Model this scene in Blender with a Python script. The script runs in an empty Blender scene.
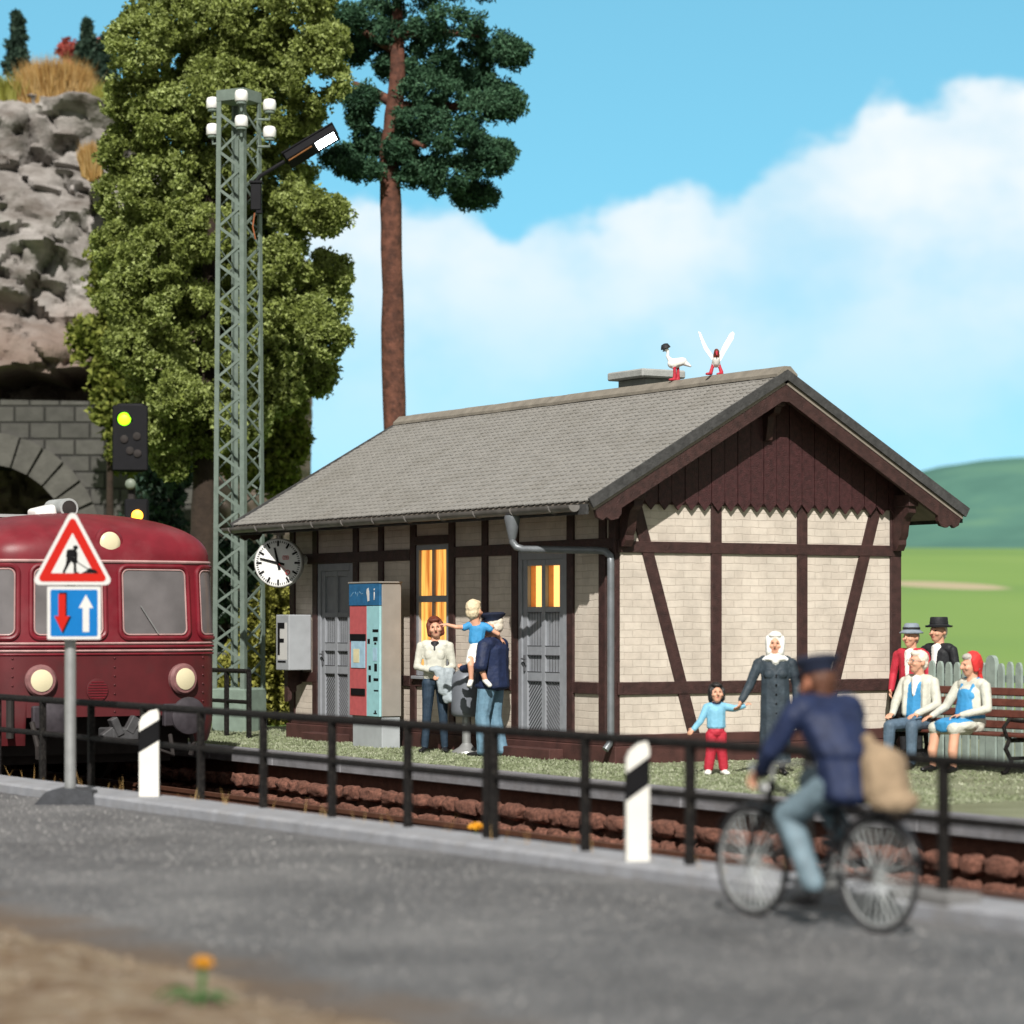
import bpy, bmesh, math, random
import numpy as np
from mathutils import Vector, Matrix, Euler, noise
random.seed(7); rng = np.random.default_rng(7)
S = bpy.context.scene
COL = S.collection
PI = math.pi
R = math.radians

# ------------------------------------------------------------------ frame of the place
# X runs along the track (right / towards us), Y away from the road, Z up. Origin: near corner of the station.
TH = R(31)
FW = Vector((-math.cos(TH), math.sin(TH), 0))          # horizontal direction the photographer looks in
RT = Vector((FW.y, -FW.x, 0))
CAM = Vector((28.812, -18.84, 1.8))
VY = 59.0                                              # yaw that turns a figure's front (-Y) to the road side viewer

def back(xr, d, z):
    """point in the backdrop frame: xr metres to the right, d metres beyond the photographer"""
    p = CAM + RT*xr + FW*d
    return Vector((p.x, p.y, z))

# ------------------------------------------------------------------ materials
def lin(c):
    c = c/255.0
    return c/12.92 if c <= 0.04045 else ((c+0.055)/1.055)**2.4
def rgb(r, g, b, k=1.0): return (lin(r)*k, lin(g)*k, lin(b)*k, 1)

def new_mat(name):
    m = bpy.data.materials.new(name); m.use_nodes = True
    nt = m.node_tree
    return m, nt, nt.nodes['Principled BSDF'], nt.nodes.new('ShaderNodeTexCoord')

def pm(name, col, rough=0.6, var=0.18, scale=6.0, bump=0.0, bscale=40.0, metal=0.0, spec=0.4, detail=4, dirt=None, dirt_amt=0.0, dscale=2.0, coat=0.0):
    m, nt, b, tc = new_mat(name)
    N, L = nt.nodes, nt.links
    n = N.new('ShaderNodeTexNoise'); n.inputs['Scale'].default_value = scale; n.inputs['Detail'].default_value = detail
    L.new(tc.outputs['Object'], n.inputs['Vector'])
    mr = N.new('ShaderNodeMapRange'); mr.inputs[1].default_value = 0.25; mr.inputs[2].default_value = 0.75
    mr.inputs[3].default_value = 1-var; mr.inputs[4].default_value = 1+var
    L.new(n.outputs['Fac'], mr.inputs[0])
    mx = N.new('ShaderNodeMix'); mx.data_type = 'RGBA'; mx.blend_type = 'MULTIPLY'; mx.inputs[0].default_value = 1
    mx.inputs[6].default_value = col
    L.new(mr.outputs[0], mx.inputs[7])
    out = mx.outputs[2]
    if dirt is not None:
        n2 = N.new('ShaderNodeTexNoise'); n2.inputs['Scale'].default_value = dscale; n2.inputs['Detail'].default_value = 6; n2.inputs['Roughness'].default_value = .65
        L.new(tc.outputs['Object'], n2.inputs['Vector'])
        r2 = N.new('ShaderNodeMapRange'); r2.inputs[1].default_value = .48; r2.inputs[2].default_value = .7; r2.inputs[3].default_value = 0; r2.inputs[4].default_value = dirt_amt
        L.new(n2.outputs['Fac'], r2.inputs[0])
        m2 = N.new('ShaderNodeMix'); m2.data_type = 'RGBA'; m2.inputs[7].default_value = dirt
        L.new(r2.outputs[0], m2.inputs[0]); L.new(out, m2.inputs[6]); out = m2.outputs[2]
    L.new(out, b.inputs['Base Color'])
    b.inputs['Roughness'].default_value = rough
    b.inputs['Metallic'].default_value = metal
    b.inputs['Specular IOR Level'].default_value = spec
    if coat: b.inputs['Coat Weight'].default_value = coat; b.inputs['Coat Roughness'].default_value = .25
    if bump > 0:
        nb = N.new('ShaderNodeTexNoise'); nb.inputs['Scale'].default_value = bscale; nb.inputs['Detail'].default_value = 5
        L.new(tc.outputs['Object'], nb.inputs['Vector'])
        bp = N.new('ShaderNodeBump'); bp.inputs['Strength'].default_value = bump; bp.inputs['Distance'].default_value = 0.02
        L.new(nb.outputs['Fac'], bp.inputs['Height']); L.new(bp.outputs['Normal'], b.inputs['Normal'])
    return m

def em(name, col, strength):
    m, nt, b, tc = new_mat(name)
    b.inputs['Base Color'].default_value = col
    b.inputs['Emission Color'].default_value = col
    b.inputs['Emission Strength'].default_value = strength
    return m

def brick_mat(name, axis):
    m, nt, b, tc = new_mat(name)
    N, L = nt.nodes, nt.links
    sx = N.new('ShaderNodeSeparateXYZ'); cx = N.new('ShaderNodeCombineXYZ')
    L.new(tc.outputs['Object'], sx.inputs[0])
    L.new(sx.outputs[axis], cx.inputs[0]); L.new(sx.outputs[2], cx.inputs[1])
    # slight wobble so that the courses look hand cut
    nw = N.new('ShaderNodeTexNoise'); nw.inputs['Scale'].default_value = 3.5; nw.inputs['Detail'].default_value = 2
    L.new(tc.outputs['Object'], nw.inputs['Vector'])
    ad = N.new('ShaderNodeVectorMath'); ad.operation = 'MULTIPLY_ADD'; ad.inputs[1].default_value = (.035, .035, 0)
    L.new(nw.outputs['Color'], ad.inputs[0]); L.new(cx.outputs[0], ad.inputs[2])
    br = N.new('ShaderNodeTexBrick')
    br.inputs['Scale'].default_value = 1; br.inputs['Brick Width'].default_value = .26; br.inputs['Row Height'].default_value = .094
    br.inputs['Mortar Size'].default_value = .006; br.inputs['Mortar Smooth'].default_value = .6; br.inputs['Bias'].default_value = 0
    br.inputs['Color1'].default_value = (.60, .54, .468, 1); br.inputs['Color2'].default_value = (.55, .488, .42, 1)
    br.inputs['Mortar'].default_value = (.50, .44, .375, 1)
    L.new(ad.outputs[0], br.inputs['Vector'])
    n = N.new('ShaderNodeTexNoise'); n.inputs['Scale'].default_value = 2.2; n.inputs['Detail'].default_value = 7; n.inputs['Roughness'].default_value = .7
    L.new(tc.outputs['Object'], n.inputs['Vector'])
    mr = N.new('ShaderNodeMapRange'); mr.inputs[1].default_value = .3; mr.inputs[2].default_value = .7; mr.inputs[3].default_value = .78; mr.inputs[4].default_value = 1.12
    L.new(n.outputs['Fac'], mr.inputs[0])
    mx = N.new('ShaderNodeMix'); mx.data_type = 'RGBA'; mx.blend_type = 'MULTIPLY'; mx.inputs[0].default_value = 1
    L.new(br.outputs['Color'], mx.inputs[6]); L.new(mr.outputs[0], mx.inputs[7])
    # small chips and dark specks of wear
    n3 = N.new('ShaderNodeTexNoise'); n3.inputs['Scale'].default_value = 34; n3.inputs['Detail'].default_value = 3
    L.new(tc.outputs['Object'], n3.inputs['Vector'])
    r3 = N.new('ShaderNodeMapRange'); r3.inputs[1].default_value = .70; r3.inputs[2].default_value = .78; r3.inputs[3].default_value = 0; r3.inputs[4].default_value = .6
    L.new(n3.outputs['Fac'], r3.inputs[0])
    m3 = N.new('ShaderNodeMix'); m3.data_type = 'RGBA'; m3.inputs[7].default_value = (.2, .15, .11, 1)
    L.new(r3.outputs[0], m3.inputs[0]); L.new(mx.outputs[2], m3.inputs[6])
    L.new(m3.outputs[2], b.inputs['Base Color'])
    b.inputs['Roughness'].default_value = .85; b.inputs['Specular IOR Level'].default_value = .2
    bp = N.new('ShaderNodeBump'); bp.inputs['Strength'].default_value = .5; bp.inputs['Distance'].default_value = .015; bp.invert = True
    hm = N.new('ShaderNodeMath'); hm.operation = 'MULTIPLY_ADD'; hm.inputs[1].default_value = -.25
    nn = N.new('ShaderNodeTexNoise'); nn.inputs['Scale'].default_value = 28; nn.inputs['Detail'].default_value = 4
    L.new(tc.outputs['Object'], nn.inputs['Vector'])
    L.new(nn.outputs['Fac'], hm.inputs[0]); L.new(br.outputs['Fac'], hm.inputs[2])
    L.new(hm.outputs[0], bp.inputs['Height']); L.new(bp.outputs['Normal'], b.inputs['Normal'])
    return m

def stone_mat(name, w, h, c1, c2, cm, bump=1.0):
    m, nt, b, tc = new_mat(name); N, L = nt.nodes, nt.links
    sx = N.new('ShaderNodeSeparateXYZ'); cx = N.new('ShaderNodeCombineXYZ')
    L.new(tc.outputs['Object'], sx.inputs[0]); L.new(sx.outputs[0], cx.inputs[0]); L.new(sx.outputs[2], cx.inputs[1])
    br = N.new('ShaderNodeTexBrick'); br.inputs['Scale'].default_value = 1
    br.inputs['Brick Width'].default_value = w; br.inputs['Row Height'].default_value = h; br.inputs['Mortar Size'].default_value = .03; br.inputs['Mortar Smooth'].default_value = .7
    br.inputs['Color1'].default_value = c1; br.inputs['Color2'].default_value = c2; br.inputs['Mortar'].default_value = cm
    L.new(cx.outputs[0], br.inputs['Vector'])
    n = N.new('ShaderNodeTexNoise'); n.inputs['Scale'].default_value = 4; n.inputs['Detail'].default_value = 6
    L.new(tc.outputs['Object'], n.inputs['Vector'])
    mr = N.new('ShaderNodeMapRange'); mr.inputs[3].default_value = .5; mr.inputs[4].default_value = 1.5
    L.new(n.outputs['Fac'], mr.inputs[0])
    mx = N.new('ShaderNodeMix'); mx.data_type = 'RGBA'; mx.blend_type = 'MULTIPLY'; mx.inputs[0].default_value = 1
    L.new(br.outputs['Color'], mx.inputs[6]); L.new(mr.outputs[0], mx.inputs[7]); L.new(mx.outputs[2], b.inputs['Base Color'])
    b.inputs['Roughness'].default_value = .9
    bp = N.new('ShaderNodeBump'); bp.inputs['Strength'].default_value = bump; bp.inputs['Distance'].default_value = .05; bp.invert = True
    hm = N.new('ShaderNodeMath'); hm.operation = 'MULTIPLY_ADD'; hm.inputs[1].default_value = -.7
    L.new(n.outputs['Fac'], hm.inputs[0]); L.new(br.outputs['Fac'], hm.inputs[2])
    L.new(hm.outputs[0], bp.inputs['Height']); L.new(bp.outputs['Normal'], b.inputs['Normal'])
    return m

def ramp_ground(name, stops, scale, rough=.95, bump=.4, bscale=60, detail=8, fine=None):
    """ground: noise through a colour ramp, plus fine specks"""
    m, nt, b, tc = new_mat(name); N, L = nt.nodes, nt.links
    n = N.new('ShaderNodeTexNoise'); n.inputs['Scale'].default_value = scale; n.inputs['Detail'].default_value = detail; n.inputs['Roughness'].default_value = .6
    L.new(tc.outputs['Object'], n.inputs['Vector'])
    cr = N.new('ShaderNodeValToRGB'); e = cr.color_ramp.elements
    while len(e) < len(stops): e.new(.5)
    for i, (p, c) in enumerate(stops): e[i].position = p; e[i].color = c
    L.new(n.outputs['Fac'], cr.inputs[0])
    out = cr.outputs[0]
    if fine:
        sc, lo, hi, col, amt = fine
        v = N.new('ShaderNodeTexNoise'); v.inputs['Scale'].default_value = sc; v.inputs['Detail'].default_value = 2
        L.new(tc.outputs['Object'], v.inputs['Vector'])
        r = N.new('ShaderNodeMapRange'); r.inputs[1].default_value = lo; r.inputs[2].default_value = hi; r.inputs[3].default_value = 0; r.inputs[4].default_value = amt
        L.new(v.outputs['Fac'], r.inputs[0])
        mx = N.new('ShaderNodeMix'); mx.data_type = 'RGBA'; mx.inputs[7].default_value = col
        L.new(r.outputs[0], mx.inputs[0]); L.new(out, mx.inputs[6]); out = mx.outputs[2]
    L.new(out, b.inputs['Base Color']); b.inputs['Roughness'].default_value = rough; b.inputs['Specular IOR Level'].default_value = .25
    nb = N.new('ShaderNodeTexNoise'); nb.inputs['Scale'].default_value = bscale; nb.inputs['Detail'].default_value = 5; nb.inputs['Roughness'].default_value = .7
    L.new(tc.outputs['Object'], nb.inputs['Vector'])
    bp = N.new('ShaderNodeBump'); bp.inputs['Strength'].default_value = bump; bp.inputs['Distance'].default_value = .03
    L.new(nb.outputs['Fac'], bp.inputs['Height']); L.new(bp.outputs['Normal'], b.inputs['Normal'])
    return m

def leaf_mat(name, dark, mid, light, trans=.25):
    m, nt, b, tc = new_mat(name); N, L = nt.nodes, nt.links
    g = N.new('ShaderNodeNewGeometry')
    n = N.new('ShaderNodeTexNoise'); n.inputs['Scale'].default_value = 1.6; n.inputs['Detail'].default_value = 3
    L.new(tc.outputs['Object'], n.inputs['Vector'])
    a = N.new('ShaderNodeMath'); a.operation = 'MULTIPLY_ADD'; a.inputs[1].default_value = .55
    L.new(g.outputs['Random Per Island'], a.inputs[0])
    s = N.new('ShaderNodeMath'); s.operation = 'MULTIPLY_ADD'; s.inputs[1].default_value = .9; s.inputs[2].default_value = -.25
    L.new(n.outputs['Fac'], s.inputs[0]); L.new(s.outputs[0], a.inputs[2])
    cr = N.new('ShaderNodeValToRGB'); e = cr.color_ramp.elements
    e.new(.5); e[0].position = .1; e[0].color = dark; e[1].position = .45; e[1].color = mid; e[2].position = .9; e[2].color = light
    L.new(a.outputs[0], cr.inputs[0]); L.new(cr.outputs[0], b.inputs['Base Color'])
    b.inputs['Roughness'].default_value = .7; b.inputs['Specular IOR Level'].default_value = .2
    t = N.new('ShaderNodeBsdfTranslucent'); L.new(cr.outputs[0], t.inputs['Color'])
    ms = N.new('ShaderNodeMixShader'); ms.inputs[0].default_value = trans
    L.new(b.outputs[0], ms.inputs[1]); L.new(t.outputs[0], ms.inputs[2]); L.new(ms.outputs[0], nt.nodes['Material Output'].inputs['Surface'])
    return m

M = {}
M['timber'] = pm('dark_timber', (.042, .018, .016, 1), .6, .45, 11, .6, 70)
M['timber_board'] = pm('board_timber', (.044, .014, .015, 1), .55, .45, 16, .6, 60)
M['plinth'] = pm('brown_plinth', (.062, .024, .020, 1), .8, .4, 5, .3, 40)
M['brick_front'] = brick_mat('pale_brick_front', 0)
M['brick_gable'] = brick_mat('pale_brick_gable', 1)
M['tile'] = pm('roof_tile_grey', (.25, .242, .226, 1), .5, .14, 7, .4, 70, dirt=(.15, .138, .115, 1), dirt_amt=.4, dscale=1.4, spec=.5)
M['tile_edge'] = pm('roof_edge_dark', (.045, .045, .045, 1), .85, .4, 12, .5, 30)
M['ridge'] = pm('ridge_cap_stone', (.20, .18, .15, 1), .8, .25, 6, .3, 40)
M['zinc'] = pm('zinc_grey', (.17, .185, .20, 1), .42, .2, 6, .1, 40, metal=.35)
M['gutter'] = pm('gutter_brown_grey', (.19, .18, .17, 1), .5, .3, 5, .15, 40, metal=.2)
M['door'] = pm('door_grey', (.25, .265, .29, 1), .6, .12, 8, .1, 80)
M['groove'] = pm('groove_dark', (.07, .072, .08, 1), .8)
M['plaster'] = pm('soffit', (.22, .19, .16, 1), .9)
M['iron'] = pm('black_iron', (.008, .007, .007, 1), .6, .4, 18, .4, 60, dirt=(.12, .11, .095, 1), dirt_amt=.22, dscale=34, spec=.14)
M['white_plastic'] = pm('white_post', (.68, .67, .62, 1), .5, .05, 4)
M['black'] = pm('black_paint', (.008, .008, .009, 1), .8, spec=.1)
M['rubber'] = pm('dark_rubber', (.045, .048, .055, 1), .75, .25, 10, .4, 40)
M['galv'] = pm('galvanised', (.38, .39, .39, 1), .4, .15, 8, metal=.55)
M['sign_white'] = pm('sign_white', (.58, .58, .565, 1), .55, .04, spec=.25)
M['sign_red'] = pm('sign_red', (.46, .012, .006, 1), .6, .05, spec=.15)
M['sign_blue'] = pm('sign_blue', (.003, .145, .42, 1), .6, .05, spec=.15)
M['mast'] = pm('mast_grey_green', (.135, .175, .150, 1), .6, .18, 7, .15, 50, dirt=(.20, .235, .21, 1), dirt_amt=.4, dscale=9)
M['mast_base'] = pm('mast_base_green', (.17, .225, .19, 1), .9, .2, 6, .3, 40)
M['porcelain'] = pm('porcelain', (.82, .82, .80, 1), .3, .03)
M['lamp_black'] = pm('lamp_black', (.008, .008, .010, 1), .6, spec=.15)
M['led'] = em('led_light', (.92, .96, 1, 1), 30)
M['green_light'] = em('signal_green_light', (.30, 1, .01, 1), 2.2)
M['amber_light'] = em('signal_amber_light', (1, .40, .03, 1), 3.2)
M['pearl'] = pm('pearl_lamp', (.16, .19, .15, 1), .5)
M['train_red'] = pm('railcar_red', (.155, .0095, .018, 1), .42, .25, 3, .10, 120, spec=.38, dirt=(.22, .075, .08, 1), dirt_amt=.25, dscale=2.2)
M['train_dark'] = pm('railcar_dark_red', (.085, .011, .014, 1), .5, .2, 3, .08, 120, dirt=(.045, .02, .02, 1), dirt_amt=.5, dscale=1.8)
M['train_trim'] = pm('railcar_trim', (.40, .25, .24, 1), .4, .2, 6)
M['train_roof'] = pm('railcar_roof_grey', (.34, .36, .36, 1), .6, .2, 4)
M['train_glass'] = pm('railcar_glass', (.135, .125, .128, 1), .30, .25, 2.5, spec=.5)
M['lamp_cream'] = pm('headlamp_cream', (.66, .60, .40, 1), .3, .04)
M['lamp_ring'] = pm('headlamp_ring', (.21, .10, .10, 1), .45, .3, 12)
M['buffer'] = pm('buffer_steel', (.055, .048, .056, 1), .5, .3, 10, metal=.3)
M['under'] = pm('underframe_dark', (.022, .018, .017, 1), .8, .4, 8)
M['rail'] = pm('rusty_rail', (.10, .042, .025, 1), .6, .3, 6, metal=.2)
M['sleeper'] = pm('sleeper_wood', (.035, .024, .018, 1), .9, .3, 10)
M['wallstone'] = pm('brown_wall_stone', (.165, .072, .050, 1), .95, .6, 26, 1.0, 80, dirt=(.09, .04, .028, 1), dirt_amt=.5, dscale=5)
M['wallback'] = pm('brown_mortar', (.095, .043, .030, 1), .95, .3, 8, .5, 30)
M['edge'] = pm('platform_edge_grey', (.19, .19, .205, 1), .8, .3, 4, .3, 40, dirt=(.13, .12, .12, 1), dirt_amt=.6, dscale=3)
M['kerb'] = pm('kerb_concrete', (.265, .275, .30, 1), .85, .2, 5, .5, 50, dirt=(.22, .21, .2, 1), dirt_amt=.5, dscale=4)
M['machine_side'] = pm('machine_grey', (.255, .24, .215, 1), .6, .1, 5)
M['machine_base'] = pm('machine_base', (.36, .39, .41, 1), .6, .1, 5)
M['m_blue'] = pm('panel_blue', (.02, .115, .25, 1), .45, .2, 12)
M['m_red'] = pm('panel_red', (.46, .10, .105, 1), .55, .12, 12)
M['m_teal'] = pm('panel_teal', (.30, .56, .60, 1), .5, .08, 12)
M['m_screen'] = pm('screen_pale', (.36, .55, .68, 1), .3, .15, 9)
M['m_cream'] = pm('screen_cream', (.72, .66, .42, 1), .3, .15, 9)
M['box_grey'] = pm('box_grey', (.33, .35, .37, 1), .5, .1, 5)
M['clock_white'] = pm('clock_white', (.80, .81, .80, 1), .4, .03)
M['clock_rim'] = pm('clock_rim', (.5, .5, .48, 1), .4)
M['red_paint'] = pm('red_paint', (.50, .03, .035, 1), .5)
M['bench_wood'] = pm('bench_wood', (.105, .032, .022, 1), .55, .3, 10, .2, 40)
M['fence_wood'] = pm('fence_green_grey', (.26, .32, .29, 1), .55, .2, 8, .2, 50)
M['sack'] = pm('burlap', (.285, .21, .135, 1), .95, .2, 6, .5, 90)
M['bin'] = pm('bin_grey', (.15, .165, .19, 1), .5, .15, 5, metal=.2)
M['bike_black'] = pm('bike_black', (.012, .012, .014, 1), .3, .1)
M['tyre'] = pm('tyre', (.03, .03, .032, 1), .8)
M['rim'] = pm('bike_rim', (.24, .25, .25, 1), .5, .1)
M['spoke'] = pm('spokes', (.42, .45, .45, 1), .6)
# figures
def cloth(n, c, v=.14, b=.35): return pm(n, c, .62, v, 12, b, 28, spec=.3)
M['skin'] = pm('skin', (.62, .33, .22, 1), .55, .08, 10)
M['skin_tan'] = pm('skin_tan', (.42, .17, .10, 1), .55, .08, 10)
M['eye'] = pm('eye_dark', (.03, .02, .018, 1), .4)
M['lips'] = pm('lips', (.42, .12, .10, 1), .5)
M['cream'] = cloth('cream_wool', (.54, .54, .47, 1))
M['white'] = cloth('white_cloth', (.74, .74, .71, 1), .06)
M['navy'] = cloth('navy_cloth', (.013, .022, .062, 1), .3)
M['navy_cap'] = cloth('navy_cap', (.016, .022, .045, 1), .2)
M['jeans'] = cloth('blue_jeans', (.13, .235, .32, 1), .25)
M['jeans_dark'] = cloth('dark_jeans', (.022, .04, .065, 1), .25)
M['trousers_grey'] = cloth('grey_blue_trousers', (.085, .13, .18, 1), .25)
M['teal_trousers'] = cloth('teal_trousers', (.15, .215, .255, 1), .3)
M['slate'] = cloth('slate_coat', (.034, .048, .062, 1), .3)
M['lightblue'] = cloth('light_blue_jumper', (.19, .44, .60, 1))
M['blue'] = cloth('bright_blue_cloth', (.045, .26, .52, 1))
M['red_cloth'] = cloth('red_cloth', (.42, .025, .045, 1))
M['scarf_red'] = cloth('scarf_red', (.58, .035, .035, 1))
M['black_cloth'] = cloth('black_cloth', (.014, .015, .018, 1))
M['grey_cloth'] = cloth('grey_cloth', (.33, .38, .41, 1), .2)
M['felt_grey'] = cloth('felt_grey', (.21, .25, .30, 1))
M['hair_red'] = pm('hair_auburn', (.13, .03, .018, 1), .6, .3, 30, .5, 40)
M['hair_brown'] = pm('hair_brown', (.10, .04, .022, 1), .6, .3, 30, .5, 40)
M['hair_white'] = pm('hair_white', (.68, .63, .53, 1), .6, .15, 30, .5, 40)
M['hair_blond'] = pm('hair_blond', (.66, .56, .38, 1), .6, .15, 30, .5, 40)
M['hair_black'] = pm('hair_black', (.012, .011, .012, 1), .5, .3, 30, .5, 40)
M['hair_grey'] = pm('hair_grey', (.40, .38, .35, 1), .6, .2, 30, .5, 40)
M['shoe'] = pm('black_shoe', (.012, .012, .013, 1), .3)
# foliage
M['leaf_olive'] = leaf_mat('leaf_olive', (.06, .08, .018, 1), (.225, .275, .062, 1), (.52, .60, .25, 1), .4)
M['leaf_green'] = leaf_mat('leaf_green', (.05, .07, .013, 1), (.15, .18, .03, 1), (.32, .34, .08, 1))
M['leaf_pine'] = leaf_mat('leaf_pine', (.010, .030, .018, 1), (.036, .092, .046, 1), (.09, .18, .10, 1), .15)
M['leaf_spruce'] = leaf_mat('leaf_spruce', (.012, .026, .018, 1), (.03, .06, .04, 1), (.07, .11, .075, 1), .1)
M['leaf_red'] = leaf_mat('leaf_red', (.2, .03, .03, 1), (.36, .07, .06, 1), (.5, .16, .12, 1))
M['leaf_yellow'] = leaf_mat('leaf_yellow', (.12, .12, .02, 1), (.25, .25, .045, 1), (.42, .42, .13, 1))
M['dry_grass'] = leaf_mat('dry_grass', (.22, .11, .03, 1), (.42, .26, .09, 1), (.62, .45, .22, 1))
M['grass_blade'] = leaf_mat('flock_grass', (.185, .215, .115, 1), (.27, .315, .19, 1), (.52, .54, .42, 1))
M['bark'] = pm('bark_dark', (.030, .020, .014, 1), .95, .4, 5, .9, 14)
M['bark_pine'] = pm('bark_pine', (.105, .042, .027, 1), .9, .6, 7, 1.0, 14, dirt=(.035, .017, .013, 1), dirt_amt=.9, dscale=5)
M['petal'] = pm('yellow_petal', (.72, .36, .02, 1), .6, .25, 40)
M['stem'] = pm('green_stem', (.04, .13, .03, 1), .6, .3, 20)

# ------------------------------------------------------------------ mesh builder
class MB:
    def __init__(s): s.bm = bmesh.new(); s.mi = 0; s.smooth = False
    def _faces(s, fs):
        for f in fs: f.material_index = s.mi; f.smooth = True
    def box(s, c, size, rot=None, bevel=0.0, seg=1):
        r = bmesh.ops.create_cube(s.bm, size=1.0); vs = r['verts']
        Mx = Matrix.Translation(Vector(c)) @ (rot.to_4x4() if rot else Matrix.Identity(4)) @ Matrix.Diagonal((*size, 1))
        bmesh.ops.transform(s.bm, matrix=Mx, verts=vs)
        fs = {f for v in vs for f in v.link_faces}
        if bevel > 0:
            es = {e for v in vs for e in v.link_edges}
            r2 = bmesh.ops.bevel(s.bm, geom=list(es), offset=bevel, segments=seg, profile=.5, affect='EDGES', clamp_overlap=True)
            fs = {f for f in fs if f.is_valid} | set(r2['faces'])
        s._faces(fs); return s
    def bx(s, x0, x1, y0, y1, z0, z1, bevel=0.0):
        return s.box(((x0+x1)/2, (y0+y1)/2, (z0+z1)/2), (abs(x1-x0), abs(y1-y0), abs(z1-z0)), None, bevel)
    def tube(s, pts, rad, n=10, caps=True, closed=False):
        pts = [Vector(p) for p in pts]
        rads = rad if isinstance(rad, (list, tuple)) else [rad]*len(pts)
        rings = []; up = None
        for i, p in enumerate(pts):
            a = pts[i-1] if (i > 0 or closed) else pts[i]
            b = pts[(i+1) % len(pts)] if (i < len(pts)-1 or closed) else pts[i]
            d = (b-a).normalized()
            if up is None:
                up = Vector((0, 0, 1)) if abs(d.z) < .9 else Vector((1, 0, 0))
            u = d.cross(up)
            if u.length < 1e-5: u = d.cross(Vector((0, 1, 0)))
            u.normalize(); v = u.cross(d).normalized(); up = v
            rings.append([s.bm.verts.new(p + (u*math.cos(2*PI*k/n) + v*math.sin(2*PI*k/n))*rads[i]) for k in range(n)])
        fs = []
        m = len(rings)
        for i in range(m if closed else m-1):
            A, B = rings[i], rings[(i+1) % m]
            for k in range(n): fs.append(s.bm.faces.new((A[k], A[(k+1) % n], B[(k+1) % n], B[k])))
        if caps and not closed:
            fs.append(s.bm.faces.new(rings[0][::-1])); fs.append(s.bm.faces.new(rings[-1]))
        s._faces(fs); return s
    def cyl(s, p0, p1, r0, r1=None, n=12): return s.tube([p0, p1], [r0, r0 if r1 is None else r1], n)
    def ball(s, c, r, sub=2, rot=None):
        if not isinstance(r, (tuple, list)): r = (r, r, r)
        q = bmesh.ops.create_icosphere(s.bm, subdivisions=sub, radius=1)
        Mx = Matrix.Translation(Vector(c)) @ (rot.to_4x4() if rot else Matrix.Identity(4)) @ Matrix.Diagonal((*r, 1))
        bmesh.ops.transform(s.bm, matrix=Mx, verts=q['verts'])
        s._faces({f for v in q['verts'] for f in v.link_faces}); return s
    def lathe(s, prof, c=(0, 0, 0), rot=None, n=24, sx=1, sy=1):
        c = Vector(c); rings = []
        for r, z in prof:
            ring = []
            for k in range(n):
                a = 2*PI*k/n; p = Vector((r*math.cos(a)*sx, r*math.sin(a)*sy, z))
                if rot: p = rot @ p
                ring.append(s.bm.verts.new(c+p))
            rings.append(ring)
        fs = []
        for A, B in zip(rings, rings[1:]):
            for k in range(n): fs.append(s.bm.faces.new((A[k], A[(k+1) % n], B[(k+1) % n], B[k])))
        fs.append(s.bm.faces.new(rings[0][::-1])); fs.append(s.bm.faces.new(rings[-1]))
        s._faces(fs); return s
    def prism(s, poly, o, ax, ay, dv):
        """polygon in the plane (ax, ay) through o, extruded by dv"""
        o, ax, ay, dv = Vector(o), Vector(ax), Vector(ay), Vector(dv)
        A = [s.bm.verts.new(o+ax*p[0]+ay*p[1]) for p in poly]; B = [s.bm.verts.new(v.co+dv) for v in A]
        fs = [s.bm.faces.new(A), s.bm.faces.new(B[::-1])]
        n = len(poly)
        for i in range(n): fs.append(s.bm.faces.new((A[i], B[i], B[(i+1) % n], A[(i+1) % n])))
        s._faces(fs); return s
    def grid(s, nx, ny, fn):
        V = [[s.bm.verts.new(fn(i/nx, j/ny)) for j in range(ny+1)] for i in range(nx+1)]
        fs = [s.bm.faces.new((V[i][j], V[i+1][j], V[i+1][j+1], V[i][j+1])) for i in range(nx) for j in range(ny)]
        s._faces(fs); return s
    def build(s, name, mats, parent=None, angle=35, recalc=True):
        if recalc: bmesh.ops.recalc_face_normals(s.bm, faces=s.bm.faces)
        me = bpy.data.meshes.new(name); s.bm.to_mesh(me); s.bm.free()
        return link_mesh(name, me, mats, parent, angle)

def link_mesh(name, me, mats, parent=None, angle=35):
    for m in (mats if isinstance(mats, (list, tuple)) else [mats]): me.materials.append(m)
    if angle is not None: me.set_sharp_from_angle(angle=R(angle))
    o = bpy.data.objects.new(name, me); COL.objects.link(o)
    if parent: o.parent = parent
    return o

def tag(o, label, cat, group=None, kind=None):
    o['label'] = label; o['category'] = cat
    if group: o['group'] = group
    if kind: o['kind'] = kind
    return o
def thing(name, label, cat, loc=(0, 0, 0), yaw=0, group=None):
    o = bpy.data.objects.new(name, None); COL.objects.link(o)
    o.location = loc; o.rotation_euler = (0, 0, R(yaw)); o.empty_display_size = .2
    return tag(o, label, cat, group)
def struct(o, kind='structure'): o['kind'] = kind; return o
def copy_tree(o, parent=None):
    c = o.copy(); COL.objects.link(c)
    if parent: c.parent = parent
    for ch in list(o.children): copy_tree(ch, c)
    return c
def rotm(ax, deg): return Matrix.Rotation(R(deg), 3, ax)
def align(d):
    return Vector(d).normalized().to_track_quat('Z', 'Y').to_matrix()

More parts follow.
